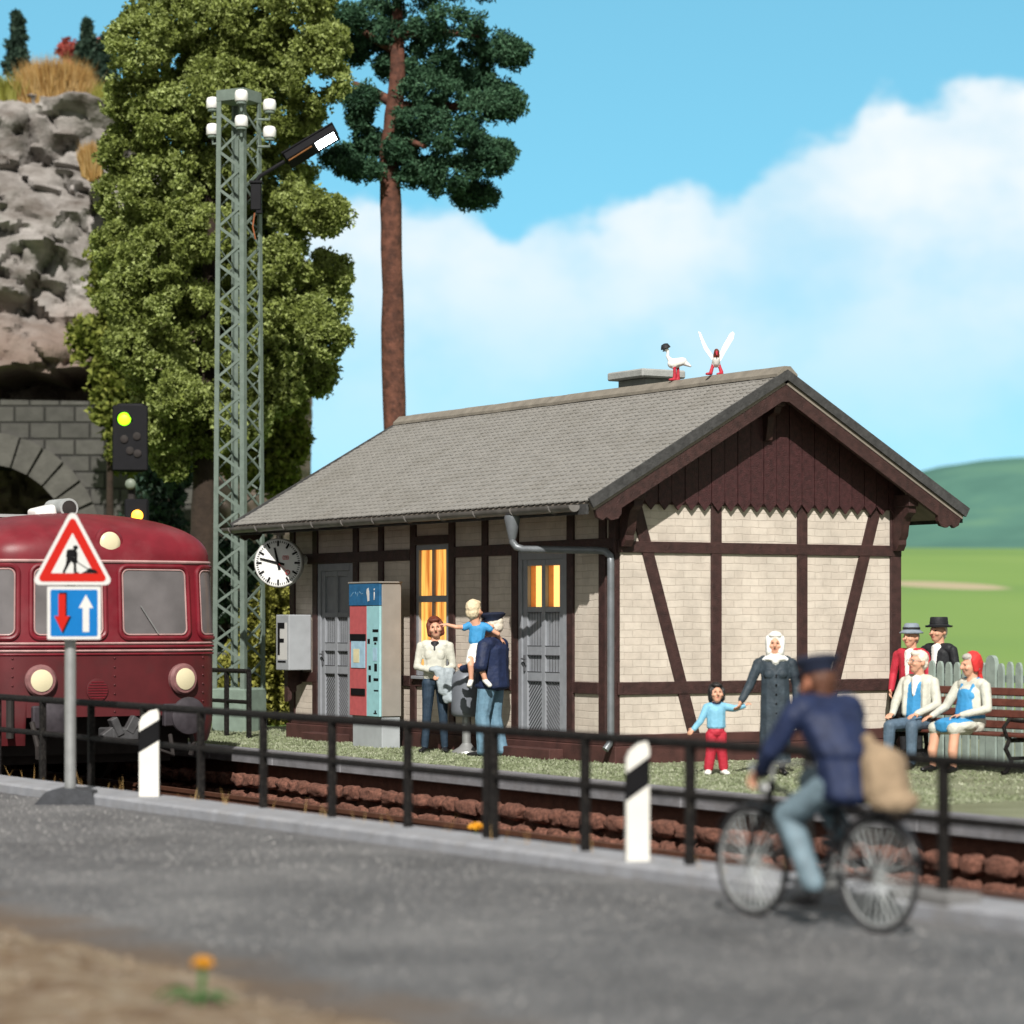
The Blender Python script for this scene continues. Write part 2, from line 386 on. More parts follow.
def arrays_mesh(name, V, F, mats, parent=None, smooth=False, mi=None):
    """V (n,3) float, F (m,k) int -> object"""
    me = bpy.data.meshes.new(name); k = F.shape[1]
    me.vertices.add(len(V)); me.vertices.foreach_set('co', V.astype(np.float32).ravel())
    me.loops.add(F.size); me.loops.foreach_set('vertex_index', F.astype(np.int32).ravel())
    me.polygons.add(len(F)); me.polygons.foreach_set('loop_start', np.arange(0, F.size, k, dtype=np.int32))
    if mi is not None: me.polygons.foreach_set('material_index', mi.astype(np.int32))
    me.update(calc_edges=True)
    return link_mesh(name, me, mats, parent, None)

def leaves(name, P, size, mat, parent=None, star=3, up=None, elong=2.2):
    """a tuft of narrow triangles at every point of P"""
    n = len(P)*star
    c = np.repeat(P, star, 0)
    d = rng.normal(size=(n, 3))
    if up is not None: d += np.array(up)
    d /= np.linalg.norm(d, axis=1)[:, None]
    e = np.cross(d, rng.normal(size=(n, 3))); e /= np.linalg.norm(e, axis=1)[:, None]+1e-9
    s = size*(.6+.8*rng.random((n, 1)))
    A = c - e*s*.5/elong*1.6; B = c + e*s*.5/elong*1.6; T = c + d*s
    V = np.stack([A, B, T], 1).reshape(-1, 3)
    F = np.arange(n*3).reshape(-1, 3)
    return arrays_mesh(name, V, F, mat, parent)

def clump_points(blobs, n_sub, n_leaf, sub_r, shell=.8):
    """flock-like foliage: blobs -> small sub-clumps over each blob's shell -> points"""
    out = []
    for (c, r) in blobs:
        c = np.array(c); r = np.array(r if isinstance(r, (tuple, list)) else (r, r, r))
        u = rng.normal(size=(n_sub, 3)); u /= np.linalg.norm(u, axis=1)[:, None]
        rad = shell + (1.08-shell)*rng.random((n_sub, 1))
        sc = c + u*r*rad
        k = sub_r*(.6+.8*rng.random((n_sub, 1, 1)))
        g = rng.normal(size=(n_sub, n_leaf, 3))
        g /= np.linalg.norm(g, axis=2)[:, :, None]; g *= rng.random((n_sub, n_leaf, 1))**.4
        out.append((sc[:, None, :] + g*k).reshape(-1, 3))
    return np.concatenate(out)
ZR, MID = 4.965, 2.26      # ridge height and middle of the station house
# ------------------------------------------------------------------ figures: hulls of two ellipsoids, fused into one continuous surface
ICO = None
def ico_unit():
    global ICO
    if ICO is None:
        bm = bmesh.new(); bmesh.ops.create_icosphere(bm, subdivisions=2, radius=1); ICO = np.array([v.co[:] for v in bm.verts]); bm.free()
    return ICO
I3 = np.eye(3)
class Body:
    def __init__(s, k=1.0): s.pr = []; s.k = k
    def hull(s, p0, r0, p1, r1, mat, rot=None, bias=0.0):
        f = lambda r: np.array(r if isinstance(r, (tuple, list)) else (r, r, r), float)*s.k
        s.pr.append((np.array(p0, float)*s.k, f(r0), np.array(p1, float)*s.k, f(r1), mat, I3 if rot is None else np.array(rot), bias*s.k)); return s
    def ball(s, p, r, mat, rot=None, bias=0.0): return s.hull(p, r, np.array(p, float)+np.array((0, 0, .0015)), r, mat, rot, bias)
    def chain(s, pts, rs, mats):
        for i in range(len(pts)-1):
            m = mats if isinstance(mats, str) else mats[i]
            s.hull(pts[i], rs[i], pts[i+1], rs[i+1], m)
        return s
    def hand(s, w, d, n, thumb, mat='skin', curl=.5, size=1.0):
        """wrist w, direction d, palm side n, thumb side +-1"""
        d = Vector(d).normalized(); n = Vector(n); n = (n - d*n.dot(d)).normalized(); t = d.cross(n)*thumb
        w = Vector(w); q = size
        M3 = np.array(Matrix((t, n, d)).transposed())
        s.hull(w-d*.01*q, (.026*q, .020*q, .026*q), w+d*.060*q, (.040*q, .016*q, .030*q), mat, M3)
        for i, (o, l) in enumerate(((.033, .070), (.011, .080), (-.011, .075), (-.032, .058))):
            a = w+d*.078*q+t*o*q; sp = t*o*1.0
            k1 = (d+n*curl*.8+sp*2).normalized(); k2 = (d+n*curl*2.2+sp*1).normalized()
            m_ = a+k1*l*.5*q; e_ = m_+k2*l*.5*q
            s.hull(a, .0105*q, m_, .0098*q, mat); s.hull(m_, .0098*q, e_, .008*q, mat)
        a = w+d*.018*q+t*.026*q; m_ = a+(d*.6+t*.8+n*.3).normalized()*.036*q; e_ = m_+(d*.9+t*.25+n*.5).normalized()*.032*q
        s.hull(a, .014*q, m_, .0115*q, mat); s.hull(m_, .0115*q, e_, .009*q, mat)
        return s
    def head(s, c, yaw=0, pitch=0, roll=0, skin='skin', hair=None, style='short', k=1.0, neck=None):
        Rm = np.array((Matrix.Rotation(R(yaw), 3, 'Z') @ Matrix.Rotation(R(pitch), 3, 'X') @ Matrix.Rotation(R(roll), 3, 'Y')))
        c = np.array(c, float) + np.array((0, 0, .012)); k *= 1.17
        P = lambda x, y, z: c + Rm @ (np.array((x, y, z))*k)
        q = lambda *a: tuple(v*k for v in a)
        s.ball(P(0, .012, .022), q(.074, .092, .095), skin, Rm)
        s.hull(P(0, -.025, -.02), q(.066, .066, .07), P(0, -.040, -.078), q(.040, .040, .030), skin, Rm)
        s.hull(P(0, -.088, .020), .010*k, P(0, -.108, -.018), .0145*k, skin)
        s.hull(P(-.022, -.082, .030), .012*k, P(.022, -.082, .030), .012*k, skin)
        for x in (-1, 1): s.ball(P(x*.076, .012, -.005), q(.012, .022, .032), skin, Rm); s.ball(P(x*.038, -.066, -.022), q(.024, .022, .022), skin, Rm)
        s.ball(P(0, -.080, -.052), q(.016, .010, .004), 'lips', Rm, -.002)
        if neck is not None: s.hull(P(0, .02, -.06), .050*k, neck, .056*k, skin)
        if hair:
            if style == 'short':
                s.ball(P(0, .028, .042), q(.083, .092, .090), hair, Rm); s.ball(P(0, .055, -.01), q(.076, .060, .075), hair, Rm); s.ball(P(0, -.03, .085), q(.062, .055, .035), hair, Rm)
            elif style == 'bob':
                s.ball(P(0, .024, .045), q(.090, .096, .092), hair, Rm); s.hull(P(0, .05, .02), q(.092, .066, .06), P(0, .045, -.075), q(.088, .055, .04), hair, Rm)
                for x in (-1, 1): s.hull(P(x*.072, -.012, .03), q(.026, .05, .05), P(x*.074, -.016, -.062), q(.022, .042, .03), hair, Rm)
                s.ball(P(0, -.05, .088), q(.062, .04, .026), hair, Rm)
            elif style == 'back':
                s.ball(P(0, .040, .012), q(.080, .074, .085), hair, Rm); s.ball(P(0, .05, -.03), q(.066, .05, .06), hair, Rm)
        s.face = (P, k, Rm)
        return s
    def build(s, name, label, loc, yaw=0, voxel=.0085, smooth=3, eyes=True, cat='person', group=None, parent_mesh=True, folds=.0045):
        U = ico_unit(); VV = []; FF = []
        for p0, r0, p1, r1, mat, Rm, bias in s.pr:
            pts = np.concatenate([p0 + (U*r0) @ Rm.T, p1 + (U*r1) @ Rm.T])
            bm = bmesh.new(); vs = [bm.verts.new(p) for p in pts]
            h = bmesh.ops.convex_hull(bm, input=vs)
            junk = {g for g in h['geom_interior'] if isinstance(g, bmesh.types.BMVert)} | {g for g in h['geom_unused'] if isinstance(g, bmesh.types.BMVert)}
            bmesh.ops.delete(bm, geom=list(junk), context='VERTS')
            bmesh.ops.recalc_face_normals(bm, faces=bm.faces); bm.verts.index_update(); n0 = len(VV)
            VV += [v.co[:] for v in bm.verts]; FF += [[v.index+n0 for v in f.verts] for f in bm.faces]; bm.free()
        me = bpy.data.meshes.new('raw'); me.from_pydata(VV, [], FF)
        o = bpy.data.objects.new('raw', me); COL.objects.link(o)
        md = o.modifiers.new('r', 'REMESH'); md.mode = 'VOXEL'; md.voxel_size = voxel
        sm = o.modifiers.new('s', 'SMOOTH'); sm.factor = .5; sm.iterations = smooth
        dg = bpy.context.evaluated_depsgraph_get()
        me2 = bpy.data.meshes.new_from_object(o.evaluated_get(dg)); bpy.data.objects.remove(o); bpy.data.meshes.remove(me)
        me2.name = name
        nP = len(me2.polygons); cen = np.empty(nP*3); me2.polygons.foreach_get('center', cen); cen = cen.reshape(-1, 3)
        mats = []; best = np.full(nP, 1e9); idx = np.zeros(nP, int)
        for p0, r0, p1, r1, mat, Rm, bias in s.pr:
            if mat not in mats: mats.append(mat)
            d = p1-p0; t = np.clip((cen-p0) @ d/(d @ d+1e-12), 0, 1)[:, None]
            c = p0+t*d; r = r0+(r1-r0)*t
            l = ((cen-c) @ Rm)/r; nr = np.linalg.norm(l, axis=1)
            sd = (nr-1)*np.linalg.norm(cen-c, axis=1)/np.maximum(nr, 1e-6) + bias
            k = sd < best; best[k] = sd[k]; idx[k] = mats.index(mat)
        me2.materials.clear()
        for m_ in mats: me2.materials.append(M[m_])
        me2.polygons.foreach_set('material_index', idx.astype(np.int32)); me2.polygons.foreach_set('use_smooth', np.ones(nP, bool)); me2.update()
        if folds:
            nv = len(me2.vertices); C_ = np.empty(nv*3); Nn_ = np.empty(nv*3); me2.vertices.foreach_get('co', C_); me2.vertices.foreach_get('normal', Nn_); C_ = C_.reshape(-1, 3); Nn_ = Nn_.reshape(-1, 3)
            am = np.array([noise.noise(Vector((z[0]*9, z[1]*9, z[2]*5)))+.5*noise.noise(Vector((z[0]*22, z[1]*22, z[2]*14))) for z in C_])
            me2.vertices.foreach_set('co', (C_+Nn_*(am*folds)[:, None]).ravel()); me2.update()
        root = bpy.data.objects.new(name, me2); COL.objects.link(root)
        root.location = loc; root.rotation_euler = (0, 0, R(yaw)); tag(root, label, cat, group)
        if eyes and hasattr(s, 'face'):
            P, k, Rm = s.face; rot = Matrix(Rm.tolist())
            for x in (-1, 1):
                b = MB(); b.ball(P(x*.030, -.079, .012)*s.k, (.0125*k*s.k, .008*k*s.k, .007*k*s.k), 1, rot); b.build('eye', M['eye'], root, angle=180)
        return root
    def hat(s, root, kind, mat, band=None):
        P, k, Rm = s.face; rot = Matrix(Rm.tolist()); K = k*s.k
        def at_(x, y, z): return P(x, y, z)*s.k
        b = MB()
        if kind == 'fedora':
            b.lathe([(.128*K, -.022*K), (.134*K, -.012*K), (.105*K, .010*K), (.092*K, .022*K), (.088*K, .05*K), (.076*K, .082*K), (.05*K, .092*K), (.01*K, .082*K)], at_(0, .012, .062), rot, 28, .93, 1.08)
        elif kind == 'trilby':
            b.lathe([(.138*K, -.012*K), (.144*K, .006*K), (.110*K, .012*K), (.096*K, .022*K), (.093*K, .055*K), (.092*K, .085*K), (.084*K, .096*K), (.01*K, .094*K)], at_(0, .012, .058), rot, 28, .95, 1.06)
        elif kind == 'cap':
            b.lathe([(.086*K, .0), (.092*K, .03*K), (.118*K, .055*K), (.122*K, .070*K), (.10*K, .088*K), (.01*K, .092*K)], at_(0, .016, .050), rot, 28, .96, 1.06)
            pts = [(math.cos(a)*.085*K, -math.sin(a)*.075*K) for a in np.linspace(0, PI, 13)]
            X_, Y_, Z_ = [Vector(Rm[:, i]) for i in range(3)]
            b.prism(pts, Vector(at_(0, -.055, .050)), X_, (Y_+Z_*.25).normalized(), Z_*.01*K)
        h = b.build('hat', mat, root, angle=50)
        if band:
            b = MB(); b.lathe([(.0975*K, 0), (.0955*K, .022*K)], at_(0, .012, .086), rot, 28, .95, 1.07); b.build('hat_band', band, h)
        return h

def arm(B, sh, el, wr, mat, skin=None, r=(.062, .050, .038)):
    r = tuple(v*.93 for v in r)
    B.hull(sh, r[0], el, r[1], mat); B.hull(el, r[1], wr, r[2], mat)

# --- woman in the cream pullover, a grey coat over her forearm
B = Body(1.05)
for sx, ft in ((-1, -.135), (1, .12)):
    B.chain([(sx*.085, 0, .90), (sx*.105+(.0), -.015, .49), (ft, .02, .09)], [(.092, .10, .10), .062, .047], 'jeans_dark')
    B.hull((ft, .03, .045), (.042, .045, .04), (ft+sx*.035, -.13, .03), (.040, .05, .026), 'shoe')
B.ball((0, .01, .93), (.158, .118, .11), 'jeans_dark')
B.hull((0, 0, .985), (.162, .120, .055), (0, .0, 1.16), (.150, .112, .10), 'cream', None, -.004)
B.hull((0, 0, 1.16), (.150, .112, .10), (0, .005, 1.34), (.172, .108, .08), 'cream')
for x in (-1, 1): B.ball((x*.06, -.062, 1.26), (.075, .05, .08), 'cream')
B.hull((-.13, .01, 1.39), .068, (.13, .01, 1.39), .068, 'cream'); B.hull((0, .015, 1.40), (.075, .06, .04), (0, .015, 1.45), (.056, .052, .03), 'black_cloth')
B.hull((0, -.085, 1.33), (.012, .02, .01), (0, -.045, 1.42), (.05, .03, .02), 'black_cloth', None, -.008)
arm(B, (-.185, .01, 1.38), (-.235, -.02, 1.11), (-.02, -.185, 1.06), 'cream'); B.hand((-.02, -.185, 1.06), (.95, -.15, -.12), (.1, 1, -.2), 1, curl=.35)
arm(B, (.185, .01, 1.38), (.225, .02, 1.12), (.11, -.19, 1.04), 'cream'); B.hand((.11, -.19, 1.04), (-.55, -.5, -.35), (0, .5, -1), -1, curl=.5)
B.head((.0, -.01, 1.60), 8, 2, -7, 'skin', 'hair_red', 'bob', 1.0, (0, .02, 1.42))
pw_ = B.build('person', 'woman in cream pullover and dark jeans standing with a coat over her arm', (-3.70, -.52, 0), VY-4)
B = Body(1.05)
B.hull((.02, -.215, 1.08), (.09, .06, .045), (.20, -.14, 1.06), (.07, .07, .05), 'grey_cloth')
B.hull((.08, -.235, 1.07), (.085, .045, .05), (.13, -.225, .80), (.075, .04, .06), 'grey_cloth'); B.hull((.17, -.20, 1.05), (.075, .05, .05), (.20, -.20, .70), (.085, .045, .05), 'grey_cloth'); B.hull((.2, -.2, .74), (.08, .045, .05), (.17, -.2, .67), (.045, .03, .03), 'grey_cloth')
B.build('coat', 'grey coat draped over the forearm of the woman in cream', (-3.70, -.52, 0), VY-4, eyes=False, cat='coat', folds=.016)

# --- man in navy jacket seen from behind, carrying a child on his arm
B = Body(1.07)
yawm = VY-118
# local front -Y; he looks towards the left and the wall
for sx, fy, fx in ((-1, .02, -.13), (1, -.05, .12)):
    B.chain([(sx*.09, .0, .90), (sx*.11, -.03+fy*.5, .49), (fx, fy+.03, .07)], [(.10, .11, .10), (.078, .082, .08), (.082, .092, .06)], 'jeans')
    B.hull((fx, fy+.03, .045), (.046, .05, .04), (fx+sx*.01, fy-.14, .03), (.043, .05, .026), 'shoe')
B.ball((0, .015, .93), (.17, .14, .11), 'jeans')
B.hull((0, .01, .86), (.205, .19, .05), (0, .01, 1.12), (.20, .175, .10), 'navy', None, -.006)
B.hull((0, .01, 1.12), (.20, .175, .10), (0, .03, 1.33), (.215, .155, .09), 'navy')
B.hull((-.16, .03, 1.38), .092, (.16, .03, 1.38), .092, 'navy'); B.hull((0, .03, 1.42), (.10, .085, .05), (0, .03, 1.46), (.07, .065, .03), 'navy')
# left arm carries the child in front, right arm supports
arm(B, (-.20, .02, 1.37), (-.275, -.02, 1.11), (-.10, -.30, 1.08), 'navy', r=(.088, .078, .056)); B.hand((-.10, -.30, 1.08), (.6, -.8, .0), (.3, .2, 1), 1, curl=.8)
arm(B, (.20, .02, 1.37), (.28, .02, 1.12), (.16, -.26, 1.08), 'navy', r=(.088, .078, .056)); B.hand((.16, -.26, 1.08), (-.6, -.7, .0), (-.3, .2, 1), -1, curl=.8)
B.head((0, .0, 1.60), 20, 4, 0, 'skin', 'hair_white', 'short', 1.0, (0, .03, 1.42))
man = B.build('person', 'man in navy jacket and flat cap seen from behind, carrying a child', (-2.37, -.42, 0), yawm)
B.hat(man, 'cap', M['navy_cap'])
man.scale = (1.11, 1.11, 1.0)

# --- the child on his arm: blue shirt, white shorts, one hand on the woman's head (built in the viewer's frame: x right, y away)
B = Body(1.0)
B.hull((0, 0, 1.22), (.10, .085, .07), (.01, .0, 1.30), (.095, .08, .05), 'white')
B.hull((.0, 0, 1.34), (.102, .082, .05), (.02, .0, 1.50), (.105, .078, .06), 'blue', None, -.003)
B.hull((-.06, 0, 1.535), .048, (.09, 0, 1.53), .048, 'blue')
B.hull((-.085, 0, 1.54), .046, (-.145, -.02, 1.51), .045, 'blue'); B.hull((-.14, -.02, 1.515), .032, (-.24, -.06, 1.515), .028, 'skin'); B.hull((-.24, -.06, 1.515), .028, (-.355, -.06, 1.545), .022, 'skin'); B.hand((-.355, -.06, 1.545), (-.9, .1, .1), (-.2, .3, -1), 1, curl=.3, size=.75)
B.hull((.11, 0, 1.53), .046, (.17, .0, 1.49), .045, 'blue'); B.hull((.165, .0, 1.49), .032, (.27, .02, 1.43), .028, 'skin'); B.hull((.25, .03, 1.43), .028, (.30, .10, 1.37), .023, 'skin'); B.hand((.30, .10, 1.37), (.7, .5, -.5), (0, .6, -1), -1, curl=.4, size=.75)
for x, dx, y in ((-.05, -.01, -.03), (.05, .06, -.05)):
    B.hull((x, -.01, 1.20), .064, (x-.03, -.10, 1.09), .05, 'white'); B.chain([(x-.02, -.09, 1.12), (x+dx*.2-.01, -.135, 1.04), (x+dx, -.12, .88)], [.046, .042, .032], 'skin')
    B.hull((x+dx, -.11, .86), (.036, .04, .03), (x+dx+(.06 if x > 0 else -.02), -.17, .80), (.034, .04, .028), 'white')
B.head((-.02, .0, 1.70), 150, -4, 0, 'skin', 'hair_blond', 'short', 1.0, (.0, .0, 1.54))
p = Vector((-2.37, -.42, 0)) - RT*.20 - FW*.14
B.build('person', 'small blond child in bright blue shirt carried on the man\'s arm', (p.x, p.y, .10), VY, voxel=.008).scale = (1.06, 1.06, 1.06)

# --- woman with headscarf and the child whose hand she holds
HX = Vector((3.02, .22, 0))
B = Body(.945)
B.hull((0, .0, .16), (.205, .16, .03), (0, .0, .95), (.185, .145, .10), 'slate'); B.hull((0, 0, .95), (.185, .145, .10), (0, .0, 1.20), (.178, .135, .10), 'slate'); B.hull((0, 0, 1.2), (.178, .135, .1), (0, .01, 1.37), (.19, .115, .07), 'slate')
for x in (-1, 1):
    B.ball((x*.075, -.085, 1.24), (.075, .06, .07), 'slate')
    B.hull((x*.09, .03, .05), (.045, .05, .045), (x*.11, -.13, .035), (.042, .06, .03), 'shoe'); B.hull((x*.09, .03, .05), .04, (x*.09, .02, .25), .05, 'black_cloth')
B.hull((-.14, .01, 1.40), .072, (.14, .01, 1.40), .072, 'slate')
arm(B, (-.20, .01, 1.37), (-.315, -.02, 1.10), (-.41, -.08, .93), 'slate', r=(.075, .062, .052)); B.hand((-.415, -.085, .92), (-.35, -.2, -.9), (-.8, .4, .3), 1, curl=.8, size=1.1)
arm(B, (.20, .01, 1.37), (.265, -.0, 1.10), (.255, -.05, .84), 'slate', r=(.075, .062, .052)); B.hand((.255, -.05, .83), (.0, -.1, -1), (-1, .2, 0), 1, curl=.6)
B.head((0, -.005, 1.60), -4, 3, 2, 'skin', None, k=1.0, neck=(0, .02, 1.42))
P_ = B.face[0]
B.ball(P_(0, .026, .040), (.110, .116, .112), 'white'); B.hull(P_(0, .045, .0), (.115, .088, .10), P_(0, .03, -.10), (.112, .095, .05), 'white'); B.hull(P_(-.035, -.045, .092), (.04, .035, .025), P_(.035, -.045, .092), (.04, .035, .025), 'white')
for x in (-1, 1): B.hull(P_(x*.080, -.012, .03), (.030, .058, .07), P_(x*.064, -.03, -.085), (.04, .07, .05), 'white')
B.hull((0, .01, 1.47), (.11, .10, .035), (0, -.0, 1.425), (.172, .135, .035), 'white', None, -.004); B.hull((0, -.06, 1.44), (.09, .07, .04), (0, -.085, 1.385), (.04, .05, .03), 'white')
hij = B.build('person', 'woman in long slate coat and white headscarf holding a child by the hand', HX, VY-2)
for i in range(5):
    b = MB(); b.ball((.006, -.152+.004*i, (1.16-.11*i)), (.014, .006, .014), 1); b.build('button', M['black'], hij)
B = Body(.56)
for x in (-1, 1):
    B.chain([(x*.10, 0, .84), (x*.115, -.02, .48), (x*.155, .0, .17)], [(.125, .13, .1), .112, .105], 'red_cloth'); B.hull((x*.155, .03, .07), (.075, .075, .065), (x*.20, -.17, .05), (.075, .085, .05), 'white')
B.ball((0, .0, .90), (.19, .16, .13), 'red_cloth')
B.hull((0, 0, 1.0), (.20, .165, .06), (0, 0, 1.34), (.20, .15, .10), 'lightblue', None, -.006); B.hull((-.14, 0, 1.42), .095, (.14, 0, 1.42), .095, 'lightblue')
arm(B, (.2, 0, 1.41), (.38, -.04, 1.38), (.56, -.06, 1.43), 'lightblue', r=(.09, .078, .066)); B.hand((.57, -.06, 1.44), (.85, -.1, .45), (.2, .3, -1), 1, curl=.7, size=1.2)
arm(B, (-.2, 0, 1.41), (-.33, -.05, 1.13), (-.47, -.10, .97), 'lightblue', r=(.09, .078, .066)); B.hand((-.475, -.105, .965), (-.7, -.3, -.6), (0, 1, -.4), -1, curl=.5, size=1.2)
B.hull((0, .0, 1.46), (.11, .10, .05), (0, -.03, 1.50), (.10, .09, .03), 'navy')
B.head((0, -.01, 1.68), 4, -6, 0, 'skin', 'hair_black', 'bob', 1.55, (0, .02, 1.46))
kp = HX - RT*.685 - FW*.02
B.build('person', 'little child in light blue jumper and red trousers holding the woman\'s hand', (kp.x, kp.y, 0), VY+4, voxel=.007)

# --- couple on the bench (world axes: they face the track)
def sitting(B, pants, leg_dx, foot_y=-.42, rs=(.095, .068, .05)):
    for sx, dx in zip((-1, 1), leg_dx):
        B.hull((sx*.09, .02, .53), (.10, .11, .085), (sx*.11+dx, -.40, .515), rs[1], pants); B.hull((sx*.11+dx, -.40, .515), rs[1], (sx*.12+dx, foot_y, .09), rs[2], pants)
B = Body(1.0)
sitting(B, 'trousers_grey', (-.03, .06), -.43, (.1, .078, .06))
for sx, dx in ((-1, -.03), (1, .06)): B.hull((sx*.12+dx, -.42, .05), (.045, .05, .045), (sx*.13+dx, -.60, .035), (.044, .06, .03), 'shoe')
B.ball((0, .03, .56), (.18, .15, .11), 'trousers_grey')
B.hull((0, .03, .64), (.165, .135, .06), (0, .06, .98), (.175, .125, .09), 'blue'); B.hull((-.13, .065, 1.06), .08, (.13, .065, 1.06), .08, 'cream')
for sx in (-1, 1): B.hull((sx*.135, .03, .66), (.06, .13, .06), (sx*.135, .055, 1.02), (.072, .125, .07), 'cream')
B.hull((0, -.085, .90), (.012, .02, .02), (0, -.02, 1.09), (.055, .05, .03), 'white', None, -.012); B.hull((0, .06, 1.08), (.07, .065, .04), (0, .05, 1.12), (.058, .055, .03), 'white')
arm(B, (-.205, .06, 1.04), (-.285, -.02, .78), (-.17, -.28, .66), 'cream', r=(.072, .06, .046)); B.hand((-.17, -.29, .655), (.15, -.95, -.12), (0, -.1, -1), -1, curl=.35)
arm(B, (.205, .06, 1.04), (.30, -.02, .77), (.18, -.29, .665), 'cream', r=(.072, .06, .046)); B.hand((.18, -.30, .66), (-.25, -.9, -.15), (0, -.1, -1), 1, curl=.35)
B.head((0, .03, 1.27), -22, -4, 0, 'skin', 'hair_white', 'short', 1.04, (0, .06, 1.09))
sitm = B.build('person', 'white haired man in blue waistcoat and cream cardigan seated on the bench', (2.56, 2.70, 0), 20)
P, k, Rm = B.face
b = MB()
for x in (-1, 1):
    b.tube([P(x*.032+.022*math.cos(a), -.100, .010+.018*math.sin(a)) for a in np.linspace(0, 2*PI, 13)[:-1]], .0028, 5, closed=True); b.tube([P(x*.054, -.098, .014), P(x*.082, .0, .014)], .0028, 5)
b.tube([P(-.010, -.102, .014), P(.010, -.102, .014)], .0028, 5); b.build('glasses', M['galv'], sitm)
B = Body(1.0)
for sx, dx in ((-1, -.05), (1, .02)):
    B.hull((sx*.10, .0, .53), (.11, .11, .09), (sx*.12+dx, -.40, .52), .082, 'cream'); B.hull((sx*.12+dx, -.385, .48), .064, (sx*.13+dx, -.43, .26), .060, 'skin'); B.hull((sx*.13+dx, -.43, .26), .060, (sx*.13+dx, -.42, .08), .040, 'skin')
    B.hull((sx*.13+dx, -.41, .05), (.042, .05, .04), (sx*.14+dx, -.57, .035), (.042, .055, .03), 'shoe')
B.hull((-.13, -.22, .55), (.13, .22, .075), (.13, -.22, .55), (.13, .22, .075), 'cream'); B.hull((-.09, -.24, .585), (.12, .20, .062), (.10, -.24, .585), (.12, .20, .062), 'blue', None, -.004); B.hull((0, -.43, .585), (.15, .04, .04), (0, -.44, .52), (.13, .025, .05), 'blue', None, -.004)
B.ball((0, .02, .58), (.215, .18, .13), 'cream'); B.hull((0, .02, .66), (.20, .165, .08), (0, .05, .95), (.19, .15, .09), 'cream')
B.hull((0, -.07, .68), (.15, .08, .05), (0, -.055, .92), (.11, .075, .07), 'blue', None, -.006); B.hull((0, .02, .64), (.204, .17, .022), (0, .02, .67), (.2, .168, .02), 'blue', None, -.006)
for x in (-1, 1): B.ball((x*.05, -.045, .89), (.095, .065, .09), 'blue'); B.hull((x*.085, -.06, .96), .022, (x*.10, .06, 1.105), .022, 'blue', None, -.006)
B.hull((-.14, .06, 1.03), .085, (.14, .06, 1.03), .085, 'cream')
arm(B, (-.215, .05, 1.01), (-.31, -.06, .77), (-.30, -.31, .66), 'cream', r=(.074, .058, .042)); B.hand((-.30, -.32, .655), (-.1, -.95, -.2), (.2, 0, -1), -1, curl=.4)
arm(B, (.215, .05, 1.01), (.32, -.02, .75), (.14, -.27, .68), 'cream', r=(.074, .058, .042)); B.hand((.14, -.275, .68), (-.75, -.6, -.1), (0, -.1, -1), 1, curl=.4)
B.head((0, .03, 1.25), -16, 6, 0, 'skin', 'hair_grey', 'short', 1.04, (0, .05, 1.06))
sw_ = B.build('person', 'woman in blue apron and red headscarf seated on the bench', (3.58, 2.66, 0), 6)
P0, k, Rm = B.face; sB = Body(1.0); c0 = P0(0, 0, 0)
sB.ball(P0(0, .036, .047), (.113, .106, .116), 'scarf_red', Rm); sB.hull(P0(0, .055, .02), (.108, .09, .09), P0(0, .075, -.07), (.06, .05, .04), 'scarf_red', Rm); sB.hull(P0(0, .08, -.08), (.045, .04, .03), P0(.01, .10, -.16), (.03, .02, .02), 'scarf_red', Rm)
for x in (-1, 1): sB.hull(P0(x*.074, .012, .04), (.026, .055, .06), P0(x*.066, .02, -.055), (.024, .04, .02), 'scarf_red', Rm)
h_ = sB.build('headscarf', '', (0, 0, 0), 0, voxel=.007, eyes=False); h_.parent = sw_
for k_ in ('label', 'category'): del h_[k_]

# --- two men with hats behind the fence
def hatman(label, loc, yaw, jacket, shirt, hatk, hatm, hair, hy, K):
    B = Body(K)
    for sx in (-1, 1):
        B.chain([(sx*.09, 0, .90), (sx*.10, -.01, .49), (sx*.11, .02, .08)], [(.095, .10, .1), .07, .055], 'black_cloth'); B.hull((sx*.11, .02, .045), (.045, .05, .042), (sx*.13, -.14, .03), (.043, .055, .028), 'shoe')
    B.hull((0, 0, .84), (.175, .13, .05), (0, 0, 1.12), (.165, .12, .1), jacket); B.hull((0, 0, 1.12), (.165, .12, .1), (0, .01, 1.33), (.19, .115, .09), jacket)
    B.hull((-.15, .015, 1.38), .075, (.15, .015, 1.38), .075, jacket)
    B.hull((0, -.105, 1.10), (.02, .02, .03), (0, -.055, 1.41), (.062, .05, .03), shirt, None, -.010); B.hull((0, .015, 1.41), (.066, .06, .04), (0, .01, 1.45), (.056, .054, .03), shirt)
    arm(B, (-.205, .01, 1.36), (-.265, .0, 1.10), (-.22, -.14, .90), jacket, r=(.07, .058, .046)); B.hand((-.22, -.145, .89), (.1, -.5, -.8), (.8, 0, 0), 1, curl=.6)
    arm(B, (.205, .01, 1.36), (.265, .0, 1.10), (.22, -.14, .90), jacket, r=(.07, .058, .046)); B.hand((.22, -.145, .89), (-.1, -.5, -.8), (-.8, 0, 0), -1, curl=.6)
    B.head((0, -.005, 1.585), hy, 0, 0, 'skin', hair, 'back', 1.06, (0, .02, 1.42))
    r_ = B.build('person', label, loc, yaw); B.hat(r_, hatk, hatm, M['black_cloth']); return r_
hatman('man in red jacket and grey felt hat standing at the gable corner', (.52, 4.28, 0), VY-36, 'red_cloth', 'white', 'fedora', M['felt_grey'], 'hair_grey', -6, .985)
